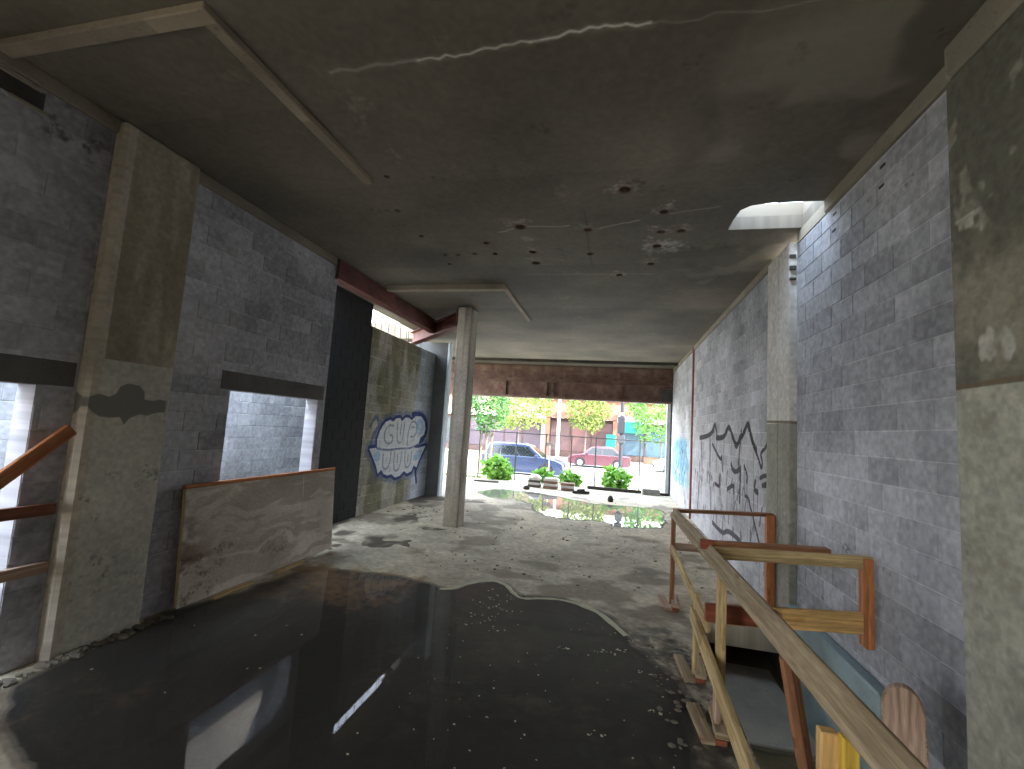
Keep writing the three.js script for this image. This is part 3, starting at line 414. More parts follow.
const texF = paint(9.6, 22, 88, (u, v) => { // x = u - 7.3, z = v - 17.5
  const x = u - 7.3, z = v - 17.5, n = fbm(u * 0.8 + 4, v * 0.8, 5), f = fbm(u * 22, v * 22, 3) - 0.5, m = fbm(u * 4, v * 4 + 11, 3) - 0.5;
  let b = [174, 162, 140]; b = b.map((c) => c * (1 + (n - 0.5) * 0.42 + f * 0.32 + m * 0.25));
  const dirt = smooth(0.56, 0.68, fbm(u * 1.4 + 33, v * 1.9, 4)); b = mix3(b, [86, 76, 60], dirt * 0.5);
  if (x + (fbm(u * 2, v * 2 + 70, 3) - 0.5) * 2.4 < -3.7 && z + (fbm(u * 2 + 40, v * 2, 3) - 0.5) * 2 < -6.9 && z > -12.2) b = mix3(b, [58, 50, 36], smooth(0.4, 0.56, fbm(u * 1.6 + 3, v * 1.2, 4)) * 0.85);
  return b;
}, (g) => {
  g.translate(7.3, 17.5); g.lineJoin = g.lineCap = 'round';
  // mud and wet concrete under and around the water, its shade also in the colour
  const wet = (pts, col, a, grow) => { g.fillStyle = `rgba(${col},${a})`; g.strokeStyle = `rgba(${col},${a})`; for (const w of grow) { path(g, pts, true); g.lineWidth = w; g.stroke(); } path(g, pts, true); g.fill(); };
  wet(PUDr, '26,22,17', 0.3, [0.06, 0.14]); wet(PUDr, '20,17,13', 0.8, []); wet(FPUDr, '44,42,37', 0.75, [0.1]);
  spots(g, -3.9, -2.5, -5.65, -4.7, 60, 'rgba(124,90,54,A)', 0.1, 0.32); spots(g, -4.2, -3.2, -2.8, -2.2, 18, 'rgba(92,74,48,A)', 0.04, 0.16);
  spots(g, 0.2, 0.95, -5.0, -1.5, 150, 'rgba(34,30,25,A)', 0.06, 0.24); // damp silt by the guard rail
  spots(g, -1.8, 0.6, -5.6, -3, 50, 'rgba(70,64,52,A)', 0.05, 0.25);
  spots(g, -3, 1.6, -10.5, -6.2, 240, 'rgba(70,64,54,A)', 0.01, 0.06); spots(g, -3, 1.6, -10.5, -6.2, 90, 'rgba(186,182,172,A)', 0.008, 0.03); spots(g, -6, 1.8, -17, -10, 200, 'rgba(80,76,70,A)', 0.02, 0.09);
  g.strokeStyle = 'rgba(196,194,188,0.6)'; g.lineWidth = 0.05; path(g, [[-3.3, -12.6], [-2.6, -12.3], [-2.2, -12.1]]); g.stroke();
});
{
  const s = new THREE.Shape([[-7.2, FRONT - 0.1], [RX + 0.25, FRONT - 0.1], [RX + 0.25, BACK], [-7.2, BACK]].map(([x, z]) => new THREE.Vector2(x, z)));
  s.holes.push(new THREE.Path([[PIT[0], PIT[2]], [RX + 0.02, PIT[2]], [RX + 0.02, PIT[3]], [PIT[0], PIT[3]]].map(([x, z]) => new THREE.Vector2(x, z))));
  const g = new THREE.ExtrudeGeometry(s, { depth: 0.24, bevelEnabled: false }), p = g.attributes.position, u = g.attributes.uv;
  for (let i = 0; i < p.count; i++) u.setXY(i, (p.getX(i) + 7.3) / 9.6, (p.getY(i) + 17.5) / 22);
  g.rotateX(Math.PI / 2);
  const f = thing('floor', 'grey-brown concrete floor with mud stains around the puddles', 'floor', [0, 0, 0], null, 'structure');
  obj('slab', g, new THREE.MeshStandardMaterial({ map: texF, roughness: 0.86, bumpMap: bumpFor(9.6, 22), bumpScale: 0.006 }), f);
  const pit = thing('stair_pit', 'stair opening in the floor behind the timber guard rail', 'stair pit', [0, 0, 0], null, 'structure');
  obj('side_wall', bx(PIT[0] - 0.2, -2.4, -8, PIT[0] - 0.005, -0.241, -1.0, 0), M.pit, pit); obj('floor_slab', bx(PIT[0] - 0.2, -2.5, -8, RX + 0.3, -2.3, -1, 0), M.pit, pit);
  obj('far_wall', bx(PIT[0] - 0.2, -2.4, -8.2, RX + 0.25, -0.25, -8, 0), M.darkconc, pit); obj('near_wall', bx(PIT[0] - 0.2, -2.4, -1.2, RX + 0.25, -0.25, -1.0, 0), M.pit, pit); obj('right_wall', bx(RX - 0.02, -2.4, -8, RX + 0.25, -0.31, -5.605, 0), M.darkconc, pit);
  obj('landing', bx(PIT[0], -0.8, -6.1, RX - 0.125, -0.56, -4.62, 0.012), M.pit, pit);
  for (let k = 0; k < 6; k++) obj('step', bx(PIT[0], -1.1 - k * 0.17, -4.62 + k * 0.27, RX - 0.06, -0.66 - k * 0.17, -4.34 + k * 0.27, 0.01), M.slab, pit);
}
// water: flat sheets bounded by the ragged outlines
{
  const water = new THREE.MeshPhysicalMaterial({ color: 0xffffff, roughness: 0.015, transmission: 1, thickness: 0, ior: 1.18 });
  const flat = (pts, y) => { const g = new THREE.ShapeGeometry(new THREE.Shape(pts.map(([x, z]) => new THREE.Vector2(x, -z)))); g.rotateX(-Math.PI / 2); g.translate(0, y, 0); return g; };
  tag(obj('puddle', flat(PUDr, 0.004), water), 'large dark muddy puddle covering the floor in the foreground', 'puddle');
  const clear = water.clone(); clear.ior = 1.33; tag(obj('puddle', flat(FPUDr, 0.004), clear), 'bright puddle mirroring trees near the street opening', 'puddle');
}
// scum along the puddle edge and floating flecks
{
  const foamM = plain(0xb9b59a, 0.9), P = [[-2.05, -5.5], [-1.9, -5.58], [-1.78, -5.8], [-1.62, -5.99], [-1.46, -6.05], [-1.3, -5.95], [-1.15, -5.72], [-1.02, -5.6], [-0.8, -5.68], [-0.57, -5.73], [-0.3, -5.65], [-0.1, -5.5], [0.06, -5.25], [0.2, -5.0]];
  const c = new THREE.CatmullRomCurve3(P.map(([x, z]) => V(x, 0, z))).getPoints(160), q = new Quads();
  for (let i = 0; i < c.length - 1; i++) { const w = (k) => 0.018 + 0.022 * fbm(k * 0.2, 3, 2) * (k > 120 ? 1.6 : 1), a = c[i], b = c[i + 1], d = b.clone().sub(a).normalize(), n = V(-d.z, 0, d.x), S = (p, k, t, y) => [p.x + n.x * t * w(k), y, p.z + n.z * t * w(k)], y = 0.012, z = [0, 0];
    q.quad(S(a, i, 1, 0.003), S(b, i + 1, 1, 0.003), S(b, i + 1, 0, y), S(a, i, 0, y), z, z, z, z); q.quad(S(a, i, 0, y), S(b, i + 1, 0, y), S(b, i + 1, -1, 0.003), S(a, i, -1, 0.003), z, z, z, z); }
  tag(obj('foam_line', q.geo(), foamM), 'pale line of scum along the edge of the dark puddle', 'foam');
  const fl = [], fleck = (x, z, s) => { const g = new THREE.IcosahedronGeometry(s, 0); g.scale(rr(0.8, 1.8), 0.35, rr(0.7, 1.3)); g.rotateY(rr(0, 3)); g.translate(x, 0.006, z); fl.push(g); };
  for (let i = 0; i < 60; i++) fleck(rr(-1.5, -1.0) + rr(-0.1, 0.1), rr(-5.8, -4.6), rr(0.005, 0.013));
  for (let i = 0; i < 90; i++) { const z = rr(-5.2, -2.2); fleck(rr(-1.6, 0.55), z, rr(0.003, 0.009)); }
  for (let i = 0; i < 7; i++) { const x = rr(-0.7, 0.4), z = rr(-4.9, -3.2); for (let k = 0; k < 7; k++) fleck(x + rr(-0.07, 0.07), z + rr(-0.03, 0.03), rr(0.004, 0.011)); }
  for (let i = 0; i < 8; i++) fleck(rr(-4, -2.5), rr(-4.2, -2.5), rr(0.005, 0.01));
  tag(obj('floating_flecks', fl, foamM), 'white flecks of scum floating on the dark puddle', 'flecks', null, 'stuff');
  const crumbs = []; for (let i = 0; i < 190; i++) { const g = new THREE.IcosahedronGeometry(rr(0.006, 0.02) * (rnd() < 0.1 ? 1.6 : 1), 0); g.scale(rr(0.8, 1.7), 0.5, 1); g.rotateY(rr(0, 3)); const x = rr(-3.2, 1.7), z = i < 120 ? rr(-10.5, -6.3) : rr(-16.8, -9); g.translate(x, 0.006, z); crumbs.push(g); }
  for (let i = 0; i < 80; i++) { const g = new THREE.IcosahedronGeometry(rr(0.006, 0.028), 0); g.scale(rr(0.8, 1.7), 0.5, 1); g.translate(rr(0.4, 0.9), 0.008, rr(-5, -2.5)); crumbs.push(g); }
  for (let i = 0; i < 90; i++) { const g = new THREE.IcosahedronGeometry(rr(0.01, 0.045), 0); g.scale(rr(0.8, 1.7), 0.5, 1); g.translate(LX + 0.08 + rr(0, 0.14), 0.01, rr(-3.8, -2.4)); crumbs.push(g); }
  for (let i = 0; i < 40; i++) { const g = new THREE.IcosahedronGeometry(rr(0.008, 0.03), 0); g.scale(rr(0.8, 1.7), 0.5, 1); g.translate(rr(-4.9, -3.2), 0.01, rr(-10.5, -9.1)); crumbs.push(g); }
  tag(obj('rubble_crumbs', crumbs, plain(0x6b6356, 0.95)), 'small dark rubble crumbs scattered over the dry floor', 'rubble', null, 'stuff');
}

// ---------------------------------------------------------------- timber
const W = { honey: wood([196, 156, 96], 47), pale: wood([186, 160, 112], 2), grey: wood([158, 138, 108], 6), brown: wood([142, 96, 64], 11), orange: wood([178, 112, 66], 17), yellow: wood([206, 170, 62], 23), red: wood([140, 74, 50], 29), weathered: wood([168, 140, 118], 35), oldred: wood([120, 70, 48], 41) };
{
  const r = thing('guard_rail', 'rough timber guard rail around the stair pit by the right wall', 'guard rail');
  const X = 0.76, part = (n, g, m) => obj(n, g, m, r);
  part('top_rail', bar([X - 0.01, 1.13, -6.0], [X + 0.06, 1.17, -1.0], 0.045, 0.115, -0.6), W.grey);
  part('mid_rail', bar([X - 0.01, 0.68, -6.12], [X + 0.01, 0.6, -3.95], 0.03, 0.1), W.pale);
  part('mid_rail', bar([X - 0.02, 0.5, -4.5], [X - 0.03, 0.31, -1.6], 0.038, 0.14), W.pale);
  part('post', bar([X, 0.02, -6.1], [X, 1.12, -6.1], 0.05, 0.07), W.brown);
  part('post', bar([X + 0.05, -0.1, -3.72], [X + 0.05, 1.12, -3.72], 0.055, 0.09), W.pale);
  part('post', bar([X, 0.02, -4.42], [X, 0.7, -4.42], 0.05, 0.05), W.pale);
  part('post', bar([X + 0.02, -0.02, -3.66], [X + 0.02, 0.42, -3.66], 0.04, 0.08), W.weathered);
  part('post', bar([X - 0.02, 0.02, -1.84], [X - 0.02, 1.1, -1.84], 0.055, 0.045), W.honey);
  part('post', bar([X + 0.025, 0.02, -1.8], [X + 0.025, 1.11, -1.8], 0.045, 0.05), W.yellow);
  part('brace', bar([X + 0.06, 1.09, -2.45], [1.16, -0.1, -2.99], 0.05, 0.09), W.brown);
  // far end
  part('end_rail', bar([X, 1.14, -6.13], [RX - 0.09, 1.2, -6.13], 0.09, 0.04), W.brown);
  part('end_rail', bar([X, 0.71, -6.1], [RX - 0.09, 0.73, -6.1], 0.04, 0.09), W.weathered);
  part('end_post', bar([RX - 0.125, 0.01, -6.1], [RX - 0.125, 1.2, -6.1], 0.09, 0.09), W.orange);
  // nearer cross rail
  part('cross_rail', bar([X + 0.03, 1.15, -4.02], [RX - 0.06, 1.21, -4.02], 0.05, 0.09), W.pale);
  part('cross_rail', bar([X + 0.02, 1.2, -4.12], [RX - 0.3, 1.24, -4.14], 0.09, 0.04), W.brown);
  part('cross_rail', bar([X + 0.05, 0.68, -4.02], [RX - 0.06, 0.77, -4.02], 0.04, 0.15), W.honey);
  part('cross_rail', bar([X - 0.02, 0.72, -3.92], [X + 0.5, 0.72, -3.97], 0.05, 0.13), W.red);
  part('cross_post', bar([RX - 0.1, 0.6, -4.02], [RX - 0.1, 1.24, -4.02], 0.06, 0.1), W.orange);
  part('block', bar([X - 0.04, 1.2, -4.08], [X + 0.06, 1.2, -4.08], 0.06, 0.07), W.red); part('block', bar([X + 0.05, 1.06, -3.62], [X + 0.15, 1.06, -3.62], 0.05, 0.07), W.red);
  // base cleats on the floor
  for (const [z, m] of [[-6.1, W.weathered], [-4.5, W.grey], [-3.72, W.grey]]) { part('base_cleat', bar([X - 0.1, 0.022, z - 0.2], [X - 0.06, 0.022, z + 0.22], 0.09, 0.04), m); part('base_cleat', bar([X + 0.05, 0.06, z - 0.16], [X + 0.03, 0.06, z + 0.2], 0.09, 0.04), m); part('base_block', bar([X - 0.11, 0.02, z + 0.17], [X + 0.06, 0.02, z + 0.17], 0.07, 0.038), W.red); }
}
{ // rounded plank standing in the pit by the ledge
  const sh = new THREE.Shape(); sh.moveTo(-0.1, -1.1); sh.lineTo(0.1, -1.1); sh.lineTo(0.075, 0.46); sh.quadraticCurveTo(0.06, 0.56, 0, 0.57); sh.quadraticCurveTo(-0.075, 0.56, -0.085, 0.46); sh.closePath();
  const g = new THREE.ExtrudeGeometry(sh, { depth: 0.05, bevelEnabled: true, bevelSize: 0.008, bevelThickness: 0.008, bevelSegments: 2 });
  const u = g.attributes.uv; for (let i = 0; i < u.count; i++) u.setXY(i, u.getY(i), u.getX(i));
  g.rotateX(-0.1); g.rotateY(-0.45); g.translate(1.5, 0.27, -2.86);
  tag(obj('rounded_plank', g, W.weathered), 'grey-brown plank with a rounded top standing in the stair pit near the right wall', 'plank');
}
{ // boards nailed across the doorway
  const a = obj('barrier_board', bar([LX + 0.1, 0.72, -1.6], [LX + 0.1, 1.82, -2.76], 0.04, 0.1), W.orange); tag(a, 'slanting orange-brown board across the doorway at the left edge', 'board', 'boards across the doorway');
  const b = obj('barrier_board', bar([LX + 0.05, 1.2, -0.7], [LX + 0.05, 1.19, -2.76], 0.04, 0.09), W.oldred); tag(b, 'upper level dark red-brown board across the doorway at the left edge', 'board', 'boards across the doorway');
  const c = obj('barrier_board', bar([LX + 0.05, 0.77, -0.7], [LX + 0.05, 0.74, -2.77], 0.04, 0.085), W.weathered); tag(c, 'lower level grey-brown board across the doorway at the left edge', 'board', 'boards across the doorway');
}
{ // hoarding board leaning on the left wall
  const t = paint(2.6, 1.3, 200, (u, v) => {
    const g = fbm(u * 1.4 + 2.5 * fbm(u * 1.5, v * 3, 3), v * 9 + 2.5 * fbm(u * 2.2 + 9, v * 2.2, 3), 4), n = fbm(u * 1.5 + 60, v * 1.5, 4), f = fbm(u * 40, v * 90, 2) - 0.5;
    let b = mix3([212, 203, 192], [184, 173, 160], smooth(0.42, 0.62, g)); const st = smooth(0.52, 0.7, fbm(u * 3 + 5, v * 4, 4)) * smooth(1.0, 0.1, u + v * 0.6); b = mix3(b, [96, 68, 56], st * 0.8);
    return b.map((c) => c * (1 + f * 0.16 + (n - 0.5) * 0.3));
  }, (g) => { spots(g, 0.02, 0.5, 0.02, 0.5, 26, 'rgba(70,48,40,A)', 0.02, 0.07); spots(g, 1.1, 1.5, 0.2, 0.45, 14, 'rgba(92,82,74,A)', 0.02, 0.07); });
  const ply = new THREE.MeshStandardMaterial({ map: t, roughness: 0.85 });
  const h = thing('hoarding_board', 'large plywood sheet with a lumber top edge leaning on the left wall', 'plywood', [LX + 0.17, 0.05, -3.84]);
  h.rotation.z = 0.06;
  obj('sheet', uvBox(bx(-0.009, 0, -2.52, 0.009, 1.17, 0, 0.002), (x, y, z) => [-z / 2.6, y / 1.3]), ply, h);
  obj('top_edge', bx(-0.04, 1.17, -2.53, 0.012, 1.21, 0.01, 0.004), W.orange, h); obj('batten', bx(-0.048, 0, -0.1, -0.01, 1.17, -0.01, 0.003), W.pale, h);
  obj('drip', bx(0.009, 0.86, -1.8, 0.0115, 1.17, -1.785, 0.0005), plain(0xd8d4ca, 0.8), h);
  for (const [a, b] of [[-0.95, -0.4], [-1.85, -1.35]]) tag(obj('timber_batten', bar([LX + 0.2, 0.02, -3.84 + a], [LX + 0.19, 0.02, -3.84 + b], 0.05, 0.04), W.pale), a > -1 ? 'pale batten under the near half of the leaning plywood sheet' : 'pale batten under the far half of the leaning plywood sheet', 'batten');
}

// ---------------------------------------------------------------- things by the street opening
const paleStone = concrete([170, 166, 158], 0.2, 71), darkStone = concrete([72, 66, 62], 0.25, 75), brownStone = concrete([110, 84, 70], 0.25, 79);
function stack(x, z, n, w, d, h, label, cap) {
  const s = thing('block_stack', label, 'stack', [x, 0, z]); let y = 0;
  for (let k = 0; k < n; k++) { const g = bx(-w / 2 + rr(-0.02, 0.02), y, -d / 2, w / 2 + rr(-0.02, 0.02), y + h, d / 2, 0.012); obj('slab', g, k % 2 ? paleStone : (cap ? darkStone : brownStone), s); y += h; }
  if (cap) { const g = new THREE.SphereGeometry(0.2, 14, 8, 0, 6.3, 0, 1.6); g.scale(1, 0.55, 0.9); g.translate(0, y, 0); obj('bag', g, plain(0xdedbd2, 0.9), s); }
}
stack(-2.72, -16.2, 4, 0.44, 0.36, 0.085, 'stack of dark and pale slabs with a white bag on top', true);
stack(-2.14, -16.15, 4, 0.48, 0.36, 0.09, 'stack of brown and pale slabs between two other stacks', false);
stack(-1.53, -16.05, 3, 0.44, 0.36, 0.085, 'lowest stack of brown slabs nearest the right wall', false);
{
  tag(obj('timber_offcut', [bar([-1.3, 0.05, -15.4], [-0.75, 0.06, -15.5], 0.12, 0.08, 0.1, 0.01), bar([-1.15, 0.1, -15.45], [-0.9, 0.14, -15.42], 0.1, 0.07, 0.3, 0.01)], plain(0x2c2823, 0.9)), 'dark timber offcuts lying behind the bright puddle', 'offcut');
  tag(obj('concrete_block', bx(1.02, 0, -17.0, 1.62, 0.2, -16.75, 0.015), concrete([128, 124, 118], 0.2, 83)), 'grey concrete block lying on the street threshold', 'block');
  tag(obj('timber_sill', [bar([-0.9, 0.06, -17.0], [1.0, 0.06, -17.0], 0.12, 0.1, 0, 0.01), bar([1.62, 0.05, -16.95], [1.92, 0.05, -16.95], 0.12, 0.09, 0, 0.01)], plain(0x332d28, 0.9)), 'dark timber lying along the street threshold', 'timber');
  tag(obj('timber_plank', bar([-5.0, 0.04, -16.2], [-4.1, 0.04, -16.35], 0.14, 0.05, 0, 0.008), plain(0x4a423a, 0.9)), 'dark plank on the floor left of the slab stacks', 'plank');
  tag(obj('stone_lump', new THREE.IcosahedronGeometry(0.09, 1).scale(1, 1.3, 1).translate(-0.05, 0.07, -14.3), plain(0x33302c, 0.9)), 'small dark lump beside the bright puddle', 'stone');
  tag(obj('stone_lump', new THREE.IcosahedronGeometry(0.09, 1).scale(1.3, 1, 1).translate(-2.85, 0.05, -15.3), plain(0x33302c, 0.9)), 'small dark lump before the tallest slab stack', 'stone');
}
// ---------------------------------------------------------------- street
{
  const asph = concrete([150, 149, 146], 0.12, 91), walk = concrete([176, 172, 164], 0.1, 95), dirt = concrete([120, 110, 84], 0.35, 99);
  const ground = (n, g, m, l) => tag(obj(n, g, m), l, 'ground', null, 'structure');
  ground('dirt_strip', bx(-14, -0.6, -19.2, 14, -0.1, -17.3, 0), dirt, 'weedy dirt strip between the hall and the fence');
  ground('sidewalk', bx(-40, -0.6, -21.8, 40, -0.2, -19.2, 0.01), walk, 'pale near sidewalk along the street');
  ground('street', bx(-60, -0.8, -37, 60, -0.42, -21.8, 0), asph, 'bright asphalt street');
  ground('far_sidewalk', bx(-60, -0.6, -41, 60, -0.27, -37, 0.01), walk, 'far sidewalk in front of the shops');
  ground('open_ground', bx(-70, -0.9, -80, 70, -0.61, 60, 0), dirt, 'open ground around the building');
  const low = []; for (let i = 0; i < 260; i++) { const x = rr(-7.2, -5.3), z = rr(-18.5, -17.4), h = rr(0.05, 0.22), q = new Quads(), a = rr(0, 6.3), w = 0.012, Z = [0, 0]; q.tri([x - w * Math.cos(a), -0.1, z - w * Math.sin(a)], [x + w * Math.cos(a), -0.1, z + w * Math.sin(a)], [x + rr(-0.08, 0.08), h - 0.1, z + rr(-0.08, 0.08)], Z, Z, Z); low.push(q.geo()); }
  tag(obj('grass_tufts', low, plain(0x6c7a34, 0.9, 0, { side: THREE.DoubleSide })), 'sparse grass on the dirt strip by the fence', 'grass', null, 'stuff');
}
// leaf clouds: many small leaves on a lumpy crown
function leaves(cx, cy, cz, rx, ry, rz, n, size, holes = 0.35) {
  const q = new Quads(), Z = [0, 0];
  for (let i = 0; i < n; i++) {
    const a = rr(0, 6.283), c = rr(-1, 1), s = Math.sqrt(1 - c * c), r = Math.cbrt(rr(0.15, 1)), d = [s * Math.cos(a), c, s * Math.sin(a)], l = 0.72 + 0.5 * (fbm(d[0] * 2.2 + cx * 3 + 9, d[1] * 2.2 + d[2] * 1.7 + cz, 3));
    if (fbm(d[0] * 3 + cx + r * 2, d[1] * 3 + d[2] * 2 + r, 2) < holes) continue;
    const p = [cx + d[0] * rx * r * l, cy + d[1] * ry * r * l, cz + d[2] * rz * r * l], t = V(rr(-1, 1), rr(-0.8, 0.4), rr(-1, 1)).normalize(), b = V(rr(-1, 1), rr(-1, 1), rr(-1, 1)).cross(t).normalize(), h = size * rr(0.6, 1.3);
    const P = (u, w) => [p[0] + t.x * u * h + b.x * w * h, p[1] + t.y * u * h + b.y * w * h, p[2] + t.z * u * h + b.z * w * h];
    q.quad(P(0, 0), P(0.5, 0.32), P(1, 0), P(0.5, -0.32), Z, Z, Z, Z);
  }
  return q.geo();
}
const leafM = (hex) => new THREE.MeshPhysicalMaterial({ color: hex, roughness: 0.9, transmission: 0.35, thickness: 0, side: THREE.DoubleSide });
const LEAF = { bright: leafM(0x6a9a2c), green: leafM(0x356b22), light: leafM(0x6f8230), lime: leafM(0x54852a), dark: leafM(0x2c5024) }, BARK = plain(0x6d6257, 0.95);
function tree(x, z, y0, h, r, m, label, stems = 1, lean = 0, n = 2600, size = 0.2) {
  const t = thing('street_tree', label, 'tree', [x, y0, z]);
  for (let k = 0; k < stems; k++) { const dx = (k - (stems - 1) / 2) * 0.22; obj('trunk', [cyl([dx, 0, 0], [dx * 1.2 + lean * 0.5, h * 0.55, 0], 0.07, 0.05, 8), cyl([dx * 1.2 + lean * 0.5, h * 0.5, 0], [dx + lean + 0.3, h * 0.85, 0.1], 0.045, 0.02, 6), cyl([dx * 1.2 + lean * 0.5, h * 0.45, 0], [dx + lean - 0.4, h * 0.8, -0.1], 0.045, 0.02, 6)], BARK, t); }
  obj('foliage', leaves(lean, h, 0, r[0], r[1], r[0], n, size), m, t);
}
tree(-5.85, -20.5, -0.2, 3.5, [1.05, 1.6], LEAF.green, 'green street tree on thin stems left of the blue car', 3, 0, 2600, 0.17);
tree(-7.9, -37.4, -0.27, 4.9, [3.0, 2.7], LEAF.light, 'yellow-green street tree behind the blue car', 1, 0, 3800, 0.3);
tree(-2.4, -38.0, -0.27, 4.9, [1.95, 2.5], LEAF.light, 'yellow-green street tree beside the maroon car', 1, 0.2, 3000, 0.3);
tree(3.6, -37.5, -0.27, 4.6, [3.0, 2.9], LEAF.lime, 'bright green street tree over the white car', 1, 0, 3800, 0.3);
function bush(x, z, y, r, m, label, big) {
  const b = thing('weed_bush', label, 'bush', [x, y, z]), st = [];
  for (let k = 0; k < 9; k++) { const a = rr(0, 6.3); st.push(cyl([0, 0, 0], [Math.cos(a) * r * 0.7, r * rr(0.7, 1.2), Math.sin(a) * r * 0.7], 0.01, 0.006, 5)); }
  obj('stems', st, plain(0x58702f, 0.9), b); obj('foliage', leaves(0, r * 0.85, 0, r, r * 0.8, r, 520, big * 1.25, 0.25), m, b);
}
bush(-4.55, -17.72, -0.1, 0.6, LEAF.bright, 'leafy green weed left of the slab stacks before the blue car', 0.2);
bush(-2.7, -17.8, -0.1, 0.36, LEAF.bright, 'leafy weed directly behind the middle slab stack', 0.18);
bush(-1.6, -17.72, -0.1, 0.36, LEAF.bright, 'leafy weed behind the lowest slab stack', 0.17);
bush(0.08, -17.75, -0.1, 0.55, LEAF.bright, 'wide leafy weed under the dark street pole', 0.2);
// chain-link fence
{
  const f = thing('chain_fence', 'chain-link fence with dark posts along the sidewalk', 'fence', [0, -0.1, -18.6]), fm = plain(0x3b3a3a, 0.6, 0.4);
  for (const x of [-7.2, -5.6, -4.0, -2.75, -1.7, -0.72, 1.0, 2.6]) obj('post', cyl([x, 0, 0], [x, 2.0, 0], 0.028, 0.028, 8), fm, f);
  obj('top_rail', bar([-7.4, 1.95, 0], [2.8, 1.95, 0], 0.04, 0.04, 0, 0.008), fm, f); obj('bottom_rail', bar([-7.4, 0.12, 0], [2.8, 0.12, 0], 0.025, 0.025, 0, 0.006), fm, f);
  const wires = [], s = 0.14, wm = plain(0x77787a, 0.5, 0.5);
  for (let x = -9.4; x < 2.8; x += s) for (const d of [1, -1]) { const a = d > 0 ? [x, 0.12] : [x, 1.95], b = d > 0 ? [x + 1.83, 1.95] : [x + 1.83, 0.12]; const c = (t) => [a[0] + (b[0] - a[0]) * t, a[1] + (b[1] - a[1]) * t, 0]; const t0 = clamp((-7.4 - a[0]) / 1.83), t1 = clamp((2.8 - a[0]) / 1.83); if (t1 - t0 > 0.02) wires.push(bar(c(t0), c(t1), 0.0028, 0.0028, 0, 0)); }
  const w = obj('mesh', wires, wm, f); w.userData.kind = 'stuff';
}
// street pole with signal boxes
{
  const p = thing('street_pole', 'tall dark street pole with signal boxes behind the fence', 'pole', [0.3, -0.2, -22.3]), dm = plain(0x23262c, 0.6, 0.3);
  obj('shaft', cyl([0, 0, 0], [0.02, 7, 0], 0.1, 0.07, 10), dm, p); obj('base', cyl([0, 0, 0], [0, 0.7, 0], 0.16, 0.13, 10), dm, p);
  obj('signal_box', bx(-0.18, 2.3, -0.14, 0.16, 3.1, 0.16, 0.02), dm, p); obj('signal_box', bx(-0.16, 1.85, -0.12, 0.18, 2.2, 0.14, 0.02), plain(0x30343c, 0.6), p); obj('band', cyl([0, 3.18, 0], [0, 3.3, 0], 0.11, 0.11, 10), plain(0xb8bcc0, 0.5), p);
}
